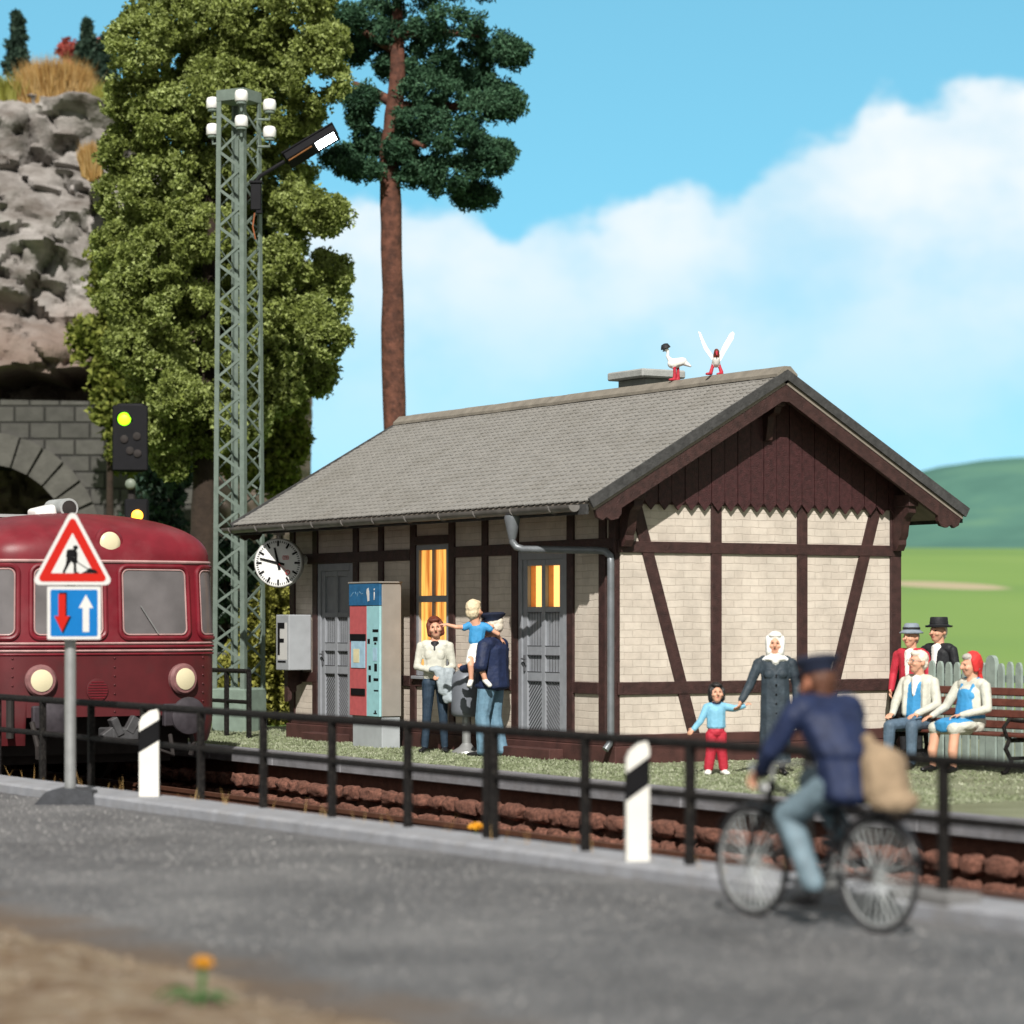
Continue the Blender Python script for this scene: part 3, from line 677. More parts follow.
hatman('man in black jacket and black hat standing behind the picket fence', (.62, 4.66, 0), VY-40, 'black_cloth', 'white', 'trilby', M['black_cloth'], 'hair_white', -8, 1.03)

# ------------------------------------------------------------------ cyclist, bicycle, sack
BY = -86; BL_ = Vector((15.43, -8.66, -.05))
bike = thing('bicycle', 'black bicycle ridden along the road beside the kerb', 'bicycle', BL_, BY)
RW = .345
for nm, y in (('wheel', -.575), ('wheel', .575)):
    w = thing('x', 'x', 'x', (0, y, RW)); w.parent = bike; w.name = nm
    for k_ in ('label', 'category'): del w[k_]
    ring = lambda r: [(0, r*math.cos(a), r*math.sin(a)) for a in np.linspace(0, 2*PI, 49)[:-1]]
    b = MB(); b.tube(ring(RW-.018), .019, 8, closed=True); b.build('tyre', M['tyre'], w, angle=180)
    b = MB(); b.tube(ring(RW-.040), .009, 8, closed=True); b.build('rim', M['rim'], w, angle=180)
    b = MB()
    for i in range(32):
        a = 2*PI*i/32; a2 = a + (.55 if i % 2 else -.55); x_ = .03 if (i//2) % 2 else -.03
        b.tube([(x_, .03*math.cos(a2), .03*math.sin(a2)), (0, (RW-.05)*math.cos(a), (RW-.05)*math.sin(a))], .0042, 4)
    b.build('spokes', M['spoke'], w)
    b = MB(); b.tube([(-.05, 0, 0), (.05, 0, 0)], .026, 12); b.build('hub', M['galv'], w)
hb = (0, -.36, .92); bb = (0, .10, .30); ss_ = (0, .24, .74)
b = MB()
b.tube([(0, -.385, .86), (0, -.42, .70)], .024, 10)
b.tube([(0, -.39, .82), (0, .20, .68)], .017, 10); b.tube([(0, -.415, .72), bb], .019, 10); b.tube([bb, (0, .255, .80)], .018, 10)
for x in (-1, 1): b.tube([(x*.03, .11, .30), (x*.05, .575, RW)], .011, 8); b.tube([(x*.02, .22, .70), (x*.05, .575, RW)], .010, 8)
b.build('frame', M['bike_black'], bike)
b = MB()
for x in (-1, 1): b.tube([(x*.035, -.42, .70), (x*.05, -.50, .52), (x*.05, -.575, RW)], .012, 8)
b.build('fork', M['bike_black'], bike)
b = MB(); b.tube([(-.27, -.17, .90), (-.29, -.24, .93), (-.20, -.36, .96), (0, -.385, .95), (.20, -.36, .96), (.29, -.24, .93), (.27, -.17, .90)], .012, 8); b.tube([(0, -.385, .95), (0, -.385, .85)], .014, 8)
hbar = b.build('handlebar', M['galv'], bike)
for x in (-1, 1):
    b = MB(); b.tube([(x*.285, -.22, .925), (x*.268, -.14, .89)], .019, 10); b.build('grip', M['bike_black'], hbar)
b = MB(); b.ball((0, -.45, .80), (.045, .06, .045), 2); b.build('front_lamp', M['galv'], bike)
for nm, y in (('mudguard', -.575), ('mudguard', .575)):
    b = MB(); n = 18
    a0, a1 = (R(20), R(150)) if y < 0 else (R(15), R(165))
    V_ = [[b.bm.verts.new((x_, y+(RW+.022)*math.cos(a)*(1), RW+(RW+.022-abs(x_)*.25)*math.sin(a))) for x_ in (-.032, 0, .032)] for a in np.linspace(a0, a1, n)]
    b._faces([b.bm.faces.new((V_[i][j], V_[i+1][j], V_[i+1][j+1], V_[i][j+1])) for i in range(n-1) for j in range(2)])
    o = b.build(nm, M['bike_black'], bike, angle=180); md = o.modifiers.new('t', 'SOLIDIFY'); md.thickness = .004
b = MB(); b.ball((0, .27, .82), (.10, .10, .035), 3); b.ball((0, .17, .815), (.045, .12, .03), 3); b.build('saddle', M['bike_black'], bike, angle=180)
b = MB(); b.bx(-.07, .07, .36, .78, .715, .73, .004); b.tube([(.06, .74, .72), (.05, .58, RW)], .008, 6); b.tube([(-.06, .74, .72), (-.05, .58, RW)], .008, 6); b.build('luggage_rack', M['bike_black'], bike)
b = MB(); b.lathe([(.09, -.004), (.095, 0), (.09, .004)], (-.035, .10, .30), align((1, 0, 0)), 24); b.tube([(-.05, .10, .30), (.05, .10, .30)], .02, 8)
b.tube([(.055, .10, .30), (.06, .06, .14)], .012, 8); b.tube([(-.055, .10, .30), (-.06, .14, .46)], .012, 8); b.build('crankset', M['galv'], bike)
for x, y, z in ((.11, .06, .135), (-.11, .14, .465)):
    b = MB(); b.box((x, y, z), (.10, .08, .022), None, .004); b.build('pedal', M['bike_black'], bike)
b = MB(); b.tube([(-.035, .10, .395), (-.05, .575, RW+.035)], .007, 6); b.tube([(-.035, .10, .205), (-.05, .575, RW-.035)], .007, 6); b.build('chain', M['bike_black'], bike)
# rider (front -Y)
B = Body(1.0)
# left leg (x > 0) is down on the pedal, right leg up
B.hull((.095, .27, .86), (.10, .12, .10), (.125, -.10, .66), .085, 'teal_trousers'); B.hull((.125, -.10, .66), .085, (.115, .12, .27), (.07, .075, .06), 'teal_trousers')
B.hull((.115, .13, .19), (.045, .055, .045), (.12, -.03, .16), (.043, .065, .03), 'shoe'); B.hull((.115, .13, .19), .045, (.115, .125, .27), .05, 'shoe')
B.hull((-.095, .27, .86), (.10, .12, .10), (-.125, -.17, .86), .085, 'teal_trousers'); B.hull((-.125, -.17, .86), .085, (-.115, .14, .56), (.07, .075, .06), 'teal_trousers')
B.hull((-.115, .17, .52), (.045, .055, .045), (-.12, .0, .49), (.043, .065, .03), 'shoe')
B.ball((0, .30, .86), (.17, .15, .11), 'navy')
B.hull((0, .33, .80), (.185, .16, .07), (0, .25, 1.05), (.19, .16, .10), 'navy', None, -.004); B.hull((0, .26, 1.05), (.20, .175, .1), (0, .14, 1.25), (.24, .175, .09), 'navy')
B.hull((-.185, .10, 1.30), .105, (.185, .10, 1.30), .105, 'navy'); B.hull((0, .10, 1.35), (.10, .09, .05), (0, .06, 1.40), (.07, .065, .03), 'navy')
for x, th_ in ((-1, 1), (1, -1)):
    arm(B, (x*.245, .09, 1.27), (x*.315, -.03, 1.06), (x*.285, -.155, .945), 'navy', r=(.08, .068, .05))
    B.hand((x*.285, -.16, .945), (0, -.55, -.35), (0, .6, -.8), th_*1, 'skin', curl=1.2, size=1.05)
B.head((0, .03, 1.455), 0, 10, 0, 'skin_tan', 'hair_brown', 'back', 1.0, (0, .07, 1.36))
cyc = B.build('person', 'man in navy coat and cap with light trousers riding the bicycle', BL_, BY, voxel=.009, folds=.006)
B.hat(cyc, 'cap', M['navy_cap'])
B = Body(1.0)
B.hull((-.11, .54, .82), (.16, .14, .12), (-.10, .51, 1.0), (.15, .125, .10), 'sack'); B.hull((-.10, .49, 1.04), (.11, .09, .07), (-.07, .42, 1.10), (.03, .03, .03), 'sack'); B.ball((-.12, .58, .775), (.165, .14, .095), 'sack'); B.ball((-.065, .41, 1.135), (.04, .04, .04), 'sack')
B.build('sack', 'beige burlap sack hanging on the cyclist\'s back', BL_, BY, eyes=False, cat='sack', folds=.012)

# ------------------------------------------------------------------ two storks in red boots on the ridge
B = Body(1.0)
B.hull((-.03, 0, .24), (.085, .075, .07), (.09, 0, .27), (.07, .06, .055), 'white'); B.hull((.09, 0, .27), (.06, .05, .05), (.20, 0, .205), (.02, .03, .015), 'white')
B.chain([(-.06, 0, .27), (-.11, 0, .34), (-.10, 0, .40), (-.125, 0, .435)], [.04, .022, .02, .03], 'white')
B.hull((-.13, 0, .44), .03, (-.17, -.0, .405), .008, 'felt_grey')
for x, y in ((-.015, -.035), (.035, .03)):
    B.hull((x, y, .19), .022, (x, y, .03), .028, 'red_cloth'); B.hull((x, y, .022), (.03, .028, .022), (x-.06, y-.02, .018), (.03, .028, .018), 'red_cloth')
zr = ZR+.07
s1 = B.build('stork', 'white stork with black cap and red boots standing beside the chimney', (-2.0, MID, zr), VY, voxel=.008, eyes=False, cat='stork')
b = MB(); b.lathe([(.02, -.02), (.07, -.01), (.06, .02), (.045, .05), (.01, .06)], (-.135, 0, .455), rotm('Y', -18), 14); b.build('cap', M['black_cloth'], s1, angle=60)
B = Body(1.0)
B.hull((0, .02, .17), (.06, .10, .06), (0, -.04, .22), (.05, .06, .06), 'white'); B.hull((0, -.06, .26), .045, (-.0, -.085, .32), .036, 'hair_red'); B.hull((0, -.10, .32), .018, (0, -.15, .26), .008, 'red_cloth')
for x in (-1, 1):
    B.hull((x*.04, 0, .15), .022, (x*.07, -.02, .05), .028, 'red_cloth'); B.hull((x*.07, -.02, .03), (.028, .03, .025), (x*.07-.05, -.09, .02), (.03, .03, .018), 'red_cloth')
s2 = B.build('stork', 'white stork with red legs and both wings raised on the roof ridge', (-1.05, MID, zr), VY, voxel=.008, eyes=False, cat='stork')
for pts in ([(-.03, .2), (-.06, .22), (-.16, .36), (-.21, .50), (-.235, .60), (-.20, .58), (-.17, .50), (-.11, .38), (-.04, .28)], [(.02, .2), (.06, .20), (.15, .36), (.235, .50), (.25, .575), (.225, .60), (.19, .575), (.10, .42), (.045, .30)]):
    b = MB(); b.prism(pts, (0, 0, 0), (1, .1, 0), (0, .1, 1), (0, .022, 0)); b.build('wing', M['white'], s2, angle=30)
# ------------------------------------------------------------------ setting
# the ground sheet under everything
b = MB(); b.bx(-900, 900, -900, 900, -2.2, -1.6)
struct(b.build('ground', pm('far_earth', (.10, .14, .05, 1), .95)))

def nz(x, y, z=0, sc=1.0): return noise.noise(Vector((x*sc, y*sc, z*sc)))

# meadow rising towards the hill, built in the backdrop frame
def prof(d, xr):
    pts = [(43, -.10), (52, .15), (70, .5), (120, 2.6), (200, 6.0), (300, 9.7), (420, 12.5), (700, 14)]
    for (d0, z0), (d1, z1) in zip(pts, pts[1:]):
        if d <= d1:
            t = max(0, (d-d0)/(d1-d0)); z = z0+(z1-z0)*t; break
    else: z = 14
    w = min(1, max(0, (d-60)/120))
    return z + w*(.7*nz(xr, d, 3, .02))
dd = [41, 44, 48, 53, 60, 70, 85, 105, 130, 160, 200, 240, 280, 320, 370, 430, 520, 700]
xs = np.linspace(-1, 1, 61)
V = []; F = []
for i, d in enumerate(dd):
    for j, x in enumerate(xs):
        xr = x*(30 + d*.9); V.append(back(xr, d, prof(d, xr)))
for i in range(len(dd)-1):
    for j in range(60):
        a = i*61+j; F.append((a, a+1, a+62, a+61))
m, nt, bs, tc = new_mat('meadow_green'); N, L = nt.nodes, nt.links
n1 = N.new('ShaderNodeTexNoise'); n1.inputs['Scale'].default_value = .022; n1.inputs['Detail'].default_value = 3
mp = N.new('ShaderNodeMapping'); mp.inputs['Rotation'].default_value = (0, 0, -TH); mp.inputs['Scale'].default_value = (.9, 1.1, 1)
L.new(tc.outputs['Object'], mp.inputs[0]); L.new(mp.outputs[0], n1.inputs['Vector'])
cr = N.new('ShaderNodeValToRGB'); e = cr.color_ramp.elements; e.new(.5); e.new(.6)
for q, (p, c) in zip(e, [(.3, (.15, .255, .08, 1)), (.47, (.175, .285, .08, 1)), (.6, (.20, .305, .09, 1)), (.72, (.25, .33, .13, 1))]): q.position = p; q.color = c
L.new(n1.outputs['Fac'], cr.inputs[0])
# a bare sandy field on the slope
fld = back(22.2, 141, 0)
vm = N.new('ShaderNodeVectorMath'); vm.operation = 'SUBTRACT'; vm.inputs[1].default_value = (fld.x, fld.y, 0)
L.new(tc.outputs['Object'], vm.inputs[0])
mp2 = N.new('ShaderNodeMapping'); mp2.vector_type = 'TEXTURE'; mp2.inputs['Rotation'].default_value = (0, 0, math.atan2(RT.y, RT.x)+.12); mp2.inputs['Scale'].default_value = (2.3, 8, 1000)
L.new(vm.outputs[0], mp2.inputs[0])
ln = N.new('ShaderNodeVectorMath'); ln.operation = 'LENGTH'; L.new(mp2.outputs[0], ln.inputs[0])
ad = N.new('ShaderNodeMath'); ad.operation = 'MULTIPLY_ADD'; ad.inputs[1].default_value = .5
nn = N.new('ShaderNodeTexNoise'); nn.inputs['Scale'].default_value = .12; L.new(tc.outputs['Object'], nn.inputs['Vector'])
L.new(nn.outputs['Fac'], ad.inputs[0]); L.new(ln.outputs['Value'], ad.inputs[2])
mr = N.new('ShaderNodeMapRange'); mr.inputs[1].default_value = 1.35; mr.inputs[2].default_value = 1.1; mr.inputs[3].default_value = 0; mr.inputs[4].default_value = 1
L.new(ad.outputs[0], mr.inputs[0])
mx = N.new('ShaderNodeMix'); mx.data_type = 'RGBA'; mx.inputs[7].default_value = (.40, .345, .23, 1)
L.new(mr.outputs[0], mx.inputs[0]); L.new(cr.outputs[0], mx.inputs[6]); L.new(mx.outputs[2], bs.inputs['Base Color']); bs.inputs['Roughness'].default_value = 1; bs.inputs['Specular IOR Level'].default_value = .1
me = bpy.data.meshes.new('meadow'); me.from_pydata([tuple(v) for v in V], [], F); me.polygons.foreach_set('use_smooth', [True]*len(F))
struct(link_mesh('meadow', me, m))

# wooded hill on the horizon
def hill_z(xr, d):
    t = min(1, max(0, (d-300)/130)); t = t*t*(3-2*t)
    top = 15 + 12.0/(1+math.exp(-(xr-52)/7.0)) + .8*nz(xr, 0, 1, .03) + 2.2*max(0, (xr-70)/80)
    return 9.0 + (top-9.0)*t + .35*nz(xr, d, 7, .18)
b = MB()
b.grid(120, 26, lambda u, v: back(-260+560*u, 296+150*v, hill_z(-260+560*u, 296+150*v)))
hillm = ramp_ground('forest_haze_green', [(.3, (.05, .135, .11, 1)), (.55, (.075, .185, .145, 1)), (.75, (.115, .24, .155, 1))], .06, bump=1, bscale=.6)  # bluish tone stands in for distance haze, mixed into the forest colour
struct(b.build('hill', hillm, angle=180))

# platform: grass strip, edge slab, ground behind the station
plat_m = ramp_ground('flocked_ground', [(.3, (.155, .17, .095, 1)), (.5, (.22, .245, .15, 1)), (.7, (.29, .31, .215, 1))], .9, bump=.9, bscale=55, fine=(70, .52, .7, (.44, .43, .33, 1), .55))
b = MB()
b.bx(-17, 44, -2.12, 22, -1.2, 0)
b.bx(-60, -17.002, -2.12, 10, -1.2, -.02)
struct(b.build('platform', plat_m))
b = MB()
x = -26.0
while x < 44:
    w = 1.95 + random.uniform(-.05, .05)
    b.bx(x, x+w-.012, -2.5, -2.124, -.17, .015+random.uniform(-.004, .004), .012); x += w
struct(b.build('platform_edge', M['edge']))

# retaining wall of rough stones below the edge
b = MB(); b.bx(-26, 44, -2.36, -2.2, -1.3, -.172)
wall = tag(b.build('retaining_wall', M['wallback']), 'rough brown stone retaining wall below the platform edge', 'wall')
b = MB()
z = -.96
for row, h in enumerate((.21, .215, .215)):
    x = -16 + random.uniform(0, .3)
    while x < 20:
        w = random.uniform(.20, .58); hh = h*random.uniform(.8, 1.0)
        c = Vector((x+w/2, -2.40, z+hh/2+random.uniform(-.012, .012)))
        q = bmesh.ops.create_icosphere(b.bm, subdivisions=3, radius=1)
        sd = random.uniform(0, 50)
        for v in q['verts']:
            p = v.co.copy()
            p = Vector([math.copysign(abs(k)**.72, k) for k in p])
            nzv = 1 + .28*noise.noise(p*1.7+Vector((sd, 0, 0))) + .14*noise.noise(p*5+Vector((sd, 3, 0)))
            v.co = c + Vector((p.x*w*.49, p.y*.115*random.uniform(.9, 1.05), p.z*hh*.47))*nzv
        b._faces({f for v in q['verts'] for f in v.link_faces})
        x += w + .028
    z += h+.008
b.build('stone_courses', M['wallstone'], wall, angle=80)

# track bed, road, kerb, verge
b = MB(); b.bx(-60, 40, -7.75, -2.34, -1.3, -.75)
bed_m = ramp_ground('track_bed_dark', [(.3, (.02, .014, .011, 1)), (.6, (.05, .034, .026, 1)), (.8, (.085, .06, .045, 1))], 3, bump=1, bscale=18)
struct(b.build('track_bed', bed_m))
road_m = ramp_ground('asphalt', [(.28, (.070, .072, .077, 1)), (.5, (.13, .132, .138, 1)), (.72, (.22, .22, .223, 1))], .6, rough=.62, bump=1.0, bscale=42, fine=(26, .50, .68, (.27, .265, .26, 1), .75))
road_m.node_tree.nodes['Principled BSDF'].inputs['Specular IOR Level'].default_value = .35
nt = road_m.node_tree; N, L = nt.nodes, nt.links; bs = N['Principled BSDF']
tcn = [n for n in N if n.bl_idname == 'ShaderNodeTexCoord'][0]; lk = bs.inputs['Base Color'].links[0].from_socket
v2 = N.new('ShaderNodeTexNoise'); v2.inputs['Scale'].default_value = 60; v2.inputs['Detail'].default_value = 2; L.new(tcn.outputs['Object'], v2.inputs['Vector'])
r2 = N.new('ShaderNodeMapRange'); r2.inputs[1].default_value = .35; r2.inputs[2].default_value = .65; r2.inputs[3].default_value = .45; r2.inputs[4].default_value = 1.55; L.new(v2.outputs['Fac'], r2.inputs[0])
m2 = N.new('ShaderNodeMix'); m2.data_type = 'RGBA'; m2.blend_type = 'MULTIPLY'; m2.inputs[0].default_value = 1; L.new(lk, m2.inputs[6]); L.new(r2.outputs[0], m2.inputs[7])
sy = N.new('ShaderNodeSeparateXYZ'); L.new(tcn.outputs['Object'], sy.inputs[0])
v3 = N.new('ShaderNodeTexNoise'); v3.inputs['Scale'].default_value = 1.6; v3.inputs['Detail'].default_value = 7; L.new(tcn.outputs['Object'], v3.inputs['Vector'])
a3 = N.new('ShaderNodeMath'); a3.operation = 'MULTIPLY_ADD'; a3.inputs[1].default_value = 1.5; L.new(v3.outputs['Fac'], a3.inputs[0]); L.new(sy.outputs[1], a3.inputs[2])
r3 = N.new('ShaderNodeMapRange'); r3.inputs[1].default_value = -11.4; r3.inputs[2].default_value = -12.1; r3.inputs[3].default_value = 0; r3.inputs[4].default_value = .85; L.new(a3.outputs[0], r3.inputs[0])
m3 = N.new('ShaderNodeMix'); m3.data_type = 'RGBA'; m3.inputs[7].default_value = (.16, .11, .07, 1); L.new(r3.outputs[0], m3.inputs[0]); L.new(m2.outputs[2], m3.inputs[6]); L.new(m3.outputs[2], bs.inputs['Base Color'])
b = MB()
b.grid(60, 14, lambda u, v: Vector((-30+70*u, -13.3+5.36*v, -.05+.006*nz(-30+70*u, 5*v, 2, .8))))
struct(b.build('road', road_m, angle=180))
b = MB(); b.bx(-60, 60, -40, -7.6, -1.5, -.10)
struct(b.build('roadside_earth', pm('road_base', (.09, .075, .06, 1), .95, .3, 3)))
# verge in the foreground: sandy soil, uneven edge
def verge_z(x, y):
    d = -12.72 + .16*nz(x, y, 5, .9) + .05*nz(x, y, 9, 4) - y
    return -.07 + .10*min(1, max(0, d/.9)) + .03*nz(x, y, 1, 3)*min(1, max(0, d/.3)) + .02*nz(x, y, 4, 14)*min(1, max(0, d/.3))
b = MB(); b.grid(420, 60, lambda u, v: Vector((-12+42*u, -16.2+4.0*v, verge_z(-12+42*u, -16.2+4.0*v))))
verge_m = ramp_ground('sandy_soil', [(.25, (.10, .058, .03, 1)), (.42, (.19, .13, .08, 1)), (.58, (.285, .225, .155, 1)), (.75, (.42, .37, .29, 1))], 3.2, bump=1, bscale=30, fine=(9, .56, .72, (.38, .34, .29, 1), .6))
struct(b.build('verge', verge_m, angle=180))
b = MB()
x = -28.0
def kf(x): return -8.33 + .031*(x-.8)
while x < 30:
    w = 2.75
    x1 = x+w-.014
    poly = [(0, -.3), (0, .03), (.035, .055), (.56, .055), (.56, -.3)]
    A = [b.bm.verts.new((x, kf(x)+p, q)) for p, q in poly]; B = [b.bm.verts.new((x1, kf(x1)+p, q)) for p, q in poly]
    fs = [b.bm.faces.new(A), b.bm.faces.new(B[::-1])] + [b.bm.faces.new((A[i], B[i], B[(i+1) % 5], A[(i+1) % 5])) for i in range(5)]
    b._faces(fs); x += w
struct(b.build('kerb', M['kerb'], angle=20))

# loose pale grit, bright in place of glints: too many grains to count
n = 9000
gx = 22-28*rng.random(n)**1.0; gy = -8.36-3.9*rng.random(n); rr = .004+.009*rng.random(n)**2
tet = np.array([(1, 0, -.3), (-.5, .87, -.3), (-.5, -.87, -.3), (0, 0, .8)]); tf = np.array([(0, 1, 3), (1, 2, 3), (2, 0, 3), (0, 2, 1)])
GV = np.stack([gx, gy, np.full(n, -.048)], 1)[:, None, :] + tet[None]*rr[:, None, None]*(.6+.8*rng.random((n, 4, 1)))
GF = (tf[None]+4*np.arange(n)[:, None, None]).reshape(-1, 3)
o = arrays_mesh('grit_glints', GV.reshape(-1, 3), GF, pm('glint_pale', (.42, .41, .40, 1), .6, .5, 40))
tag(o, 'fine pale grit standing in for glints on the grey asphalt road', 'grit', kind='stuff')
# grass flock on the platform: too many blades to count
n = 42000
X = rng.uniform(-12, 8, n); Y = np.where(rng.random(n) < .72, rng.uniform(-2.1, 0, n), rng.uniform(0, 4.5, n))
keep = ~((X > -9.5) & (X < .1) & (Y > -.08)); X, Y = X[keep], Y[keep]
P = np.stack([X, Y, np.full(len(X), .0)], 1)
o = leaves('platform_grass', P, .030, M['grass_blade'], None, star=2, up=(0, 0, .5), elong=2.2)
tag(o, 'short pale green flock grass covering the platform', 'grass', kind='stuff')

# ------------------------------------------------------------------ the track
TY = -5.0
trk = thing('railway_track', 'rusty single railway track between road and platform', 'track', (0, TY, -.74))
for s in (-1, 1):
    b = MB()
    y = s*.72
    poly = [(-.07, .12), (.07, .12), (.07, .15), (.015, .17), (.015, .31), (.036, .33), (.036, .375), (-.036, .375), (-.036, .33), (-.015, .31), (-.015, .17), (-.07, .15)]
    b.prism(poly, (-32, y, 0), (0, 1, 0), (0, 0, 1), (58, 0, 0))
    b.build('rail', M['rail'], trk)
sl = None
for i in range(64):
    if sl is None:
        b = MB(); b.box((0, 0, .06), (.24, 2.5, .12), None, .01); sl = b.build('sleeper', M['sleeper'], trk)
        o = sl
    else:
        o = sl.copy(); COL.objects.link(o); o.parent = trk
    o.location = (-24+.65*i, 0, 0)

# ------------------------------------------------------------------ station building
LX, W = -9.13, 4.52
ZR, ZE, OV, XE0, XE1 = 4.965, 3.267, .70, -9.70, .50
MID = W/2
SL = (ZR-ZE)/(MID+OV)
st = thing('station_house', 'small half timbered station house with pale brick and grey tiled roof', 'building', (0, 0, 0))
b = MB(); b.prism([(-.19, -.34), (.19, -.34), (.10, -.06), (-.10, -.06)], (XE1-.062, MID, ZR-.035), (0, 1, 0), (0, 0, 1), (.05, 0, 0)); b.build('apex_board', M['timber'], st, angle=25)
def wall_panel(b, x0, x1, z0, z1, holes, y0, y1):
    xs_ = sorted({x0, x1, *[h[0] for h in holes], *[h[1] for h in holes]}); zs_ = sorted({z0, z1, *[h[2] for h in holes], *[h[3] for h in holes]})
    for a, c in zip(xs_, xs_[1:]):
        for d, e_ in zip(zs_, zs_[1:]):
            if any(h[0] <= a and c <= h[1] and h[2] <= d and e_ <= h[3] for h in holes): continue
            b.bx(a, c, y0, y1, d, e_)
D1 = (-8.19, -7.06, .2, 2.64); D2 = (-2.35, -1.15, .2, 2.70); WN = (-5.14, -4.22, 1.02, 2.85)
b = MB(); wall_panel(b, LX+.16, -.16, .02, 3.5, [D1, D2, WN], 0, .16)
b.build('wall', M['brick_front'], st)
for nm, x0, x1 in (('wall', -.16, 0), ('wall', LX, LX+.16)):
    b = MB(); b.prism([(0, .02), (W, .02), (W, 3.5), (MID, 4.85), (0, 3.5)], (x0, 0, 0), (0, 1, 0), (0, 0, 1), (x1-x0, 0, 0))
    b.build(nm, M['brick_gable'], st)
b = MB(); b.bx(LX+.16, -.16, W-.16, W, .02, 3.5); b.build('wall', M['brick_front'], st)
b = MB(); b.bx(LX-.06, .06, -.06, W+.06, -.1, .22, .012); b.bx(LX-.035, .035, -.035, W+.035, .221, .36, .008)
b.bx(D1[0], D1[1], -.30, -.062, -.05, .12, .01); b.bx(D2[0], D2[1], -.28, -.062, -.05, .14, .01)
b.build('plinth', M['plinth'], st, angle=25)
# timber frame, front
b = MB()
def post(x, w=.16, z0=.36, z1=3.5, d=.030): b.bx(x-w/2, x+w/2, -d, .05, z0, z1, .006)
for x in (-9.05, -8.28, -6.97, -5.23, -4.13, -2.44, -1.06, -.30): post(x)
b.bx(-.15, .003, -.030, .05, .36, 3.5, .006)
for x in (-6.19, -3.23):
    post(x, .15, .36, 3.5)
b.bx(LX, -5.31, -.035, .04, 2.645, 2.80, .006); b.bx(-4.05, -2.52, -.035, .04, 2.66, 2.81, .006); b.bx(-2.36, -.004, -.0355, .04, 2.705, 2.83, .006)
b.bx(-5.15, -4.21, -.033, .04, 2.86, 2.98, .006)
for a, c in ((LX, -8.2), (-7.05, -5.31), (-5.15, -4.21), (-4.05, -2.52), (-.98, -.38)): b.bx(a, c, -.034, .04, .86, 1.01, .006)
b.bx(LX+.002, -.002, -.037, .04, 3.30, 3.49, .006)
b.build('timber_frame', M['timber'], st, angle=25)
# timber frame, gable
b = MB()
def gpost(y0, y1, z0=.36, z1=3.34, d=.030): b.bx(-.05, d, y0, y1, z0, z1, .006)
gpost(1.43, 1.59); gpost(2.80, 2.96); gpost(4.34, 4.519)
b.bx(-.05, .035, .002, W, 2.645, 2.79, .006); b.bx(-.05, .036, .002, W, .86, 1.02, .006); b.bx(-.05, .038, .002, W, 3.26, 3.42, .006)
for (ya, za), (yb, zb) in (((.27, 3.26), (1.16, .36)), ((4.09, 3.26), (3.22, .36))):
    hw = .085
    b.prism([(ya-hw, za), (ya+hw, za), (yb+hw, zb), (yb-hw, zb)], (-.05, 0, 0), (0, 1, 0), (0, 0, 1), (.0765, 0, 0))
b.build('timber_frame', M['timber'], st, angle=25)
# gable boards with pointed ends
b = MB(); pw = .205; y = -.03+.0
k = 0
while y < W+.0:
    y1 = min(y+pw-.010, W+.03)
    def top(yy): return ZE + (OV + (yy if yy < MID else W-yy))*SL - .16
    t0, t1 = top(y), top(y1)
    pts = [(y, 3.30), ((y+y1)/2, 3.19), (y1, 3.30), (y1, t1)]
    if y < MID < y1: pts.append((MID, top(MID)))
    pts.append((y, t0))
    if min(t0, t1) > 3.32: b.prism(pts, (.042, 0, 0), (0, 1, 0), (0, 0, 1), (.026+.004*(k % 2), 0, 0))
    y += pw; k += 1
b.build('gable_boards', M['timber_board'], st, angle=25)
b = MB(); b.prism([(.02, 3.3), (W-.02, 3.3), (MID, ZR-.25)], (.002, 0, 0), (0, 1, 0), (0, 0, 1), (.038, 0, 0)); b.build('gable_backing', M['groove'], st)
# purlins and carved knee brackets that carry the verge
for y in (.09, W-.09):
    b = MB(); b.bx(.04, .40, y-.08, y+.08, 3.30, 3.46, .01); b.build('purlin', M['timber'], st, angle=25)
b = MB(); b.bx(.07, .40, MID-.07, MID+.07, 4.54, 4.68, .01); b.build('purlin', M['timber'], st, angle=25)
for y in (.09, W-.09, -1):
    b = MB()
    if y > 0:
        prof_ = [(.036, 3.298), (.36, 3.298), (.36, 3.22), (.27, 3.16), (.22, 3.05), (.20, 2.92), (.16, 2.86), (.16, 2.80), (.11, 2.72), (.036, 2.72)]
        b.prism(prof_, (0, y-.065, 0), (1, 0, 0), (0, 0, 1), (0, .13, 0))
    else:
        b.prism([(.07, 4.538), (.34, 4.538), (.30, 4.46), (.18, 4.42), (.16, 4.26), (.13, 4.12), (.07, 4.10)], (0, MID-.05, 0), (1, 0, 0), (0, 0, 1), (0, .10, 0))
    b.build('bracket', M['timber'], st, angle=25)
# roof
roof_b = MB()
th = .10
for s in (-1, 1):
    ye = -OV if s < 0 else W+OV
    A = Vector((XE0, ye, ZE-.035)); d = Vector((0, MID-ye, ZR-ZE)); nrm = Vector((0, s*(ZR-ZE), abs(MID-ye))).normalized()
    roof_b.prism([(0, 0), (XE1-XE0, 0), (XE1-XE0, d.length-.0), (0, d.length-.0)], A, (1, 0, 0), d.normalized(), -nrm*th)
roof = roof_b.build('roof', M['plaster'], st)
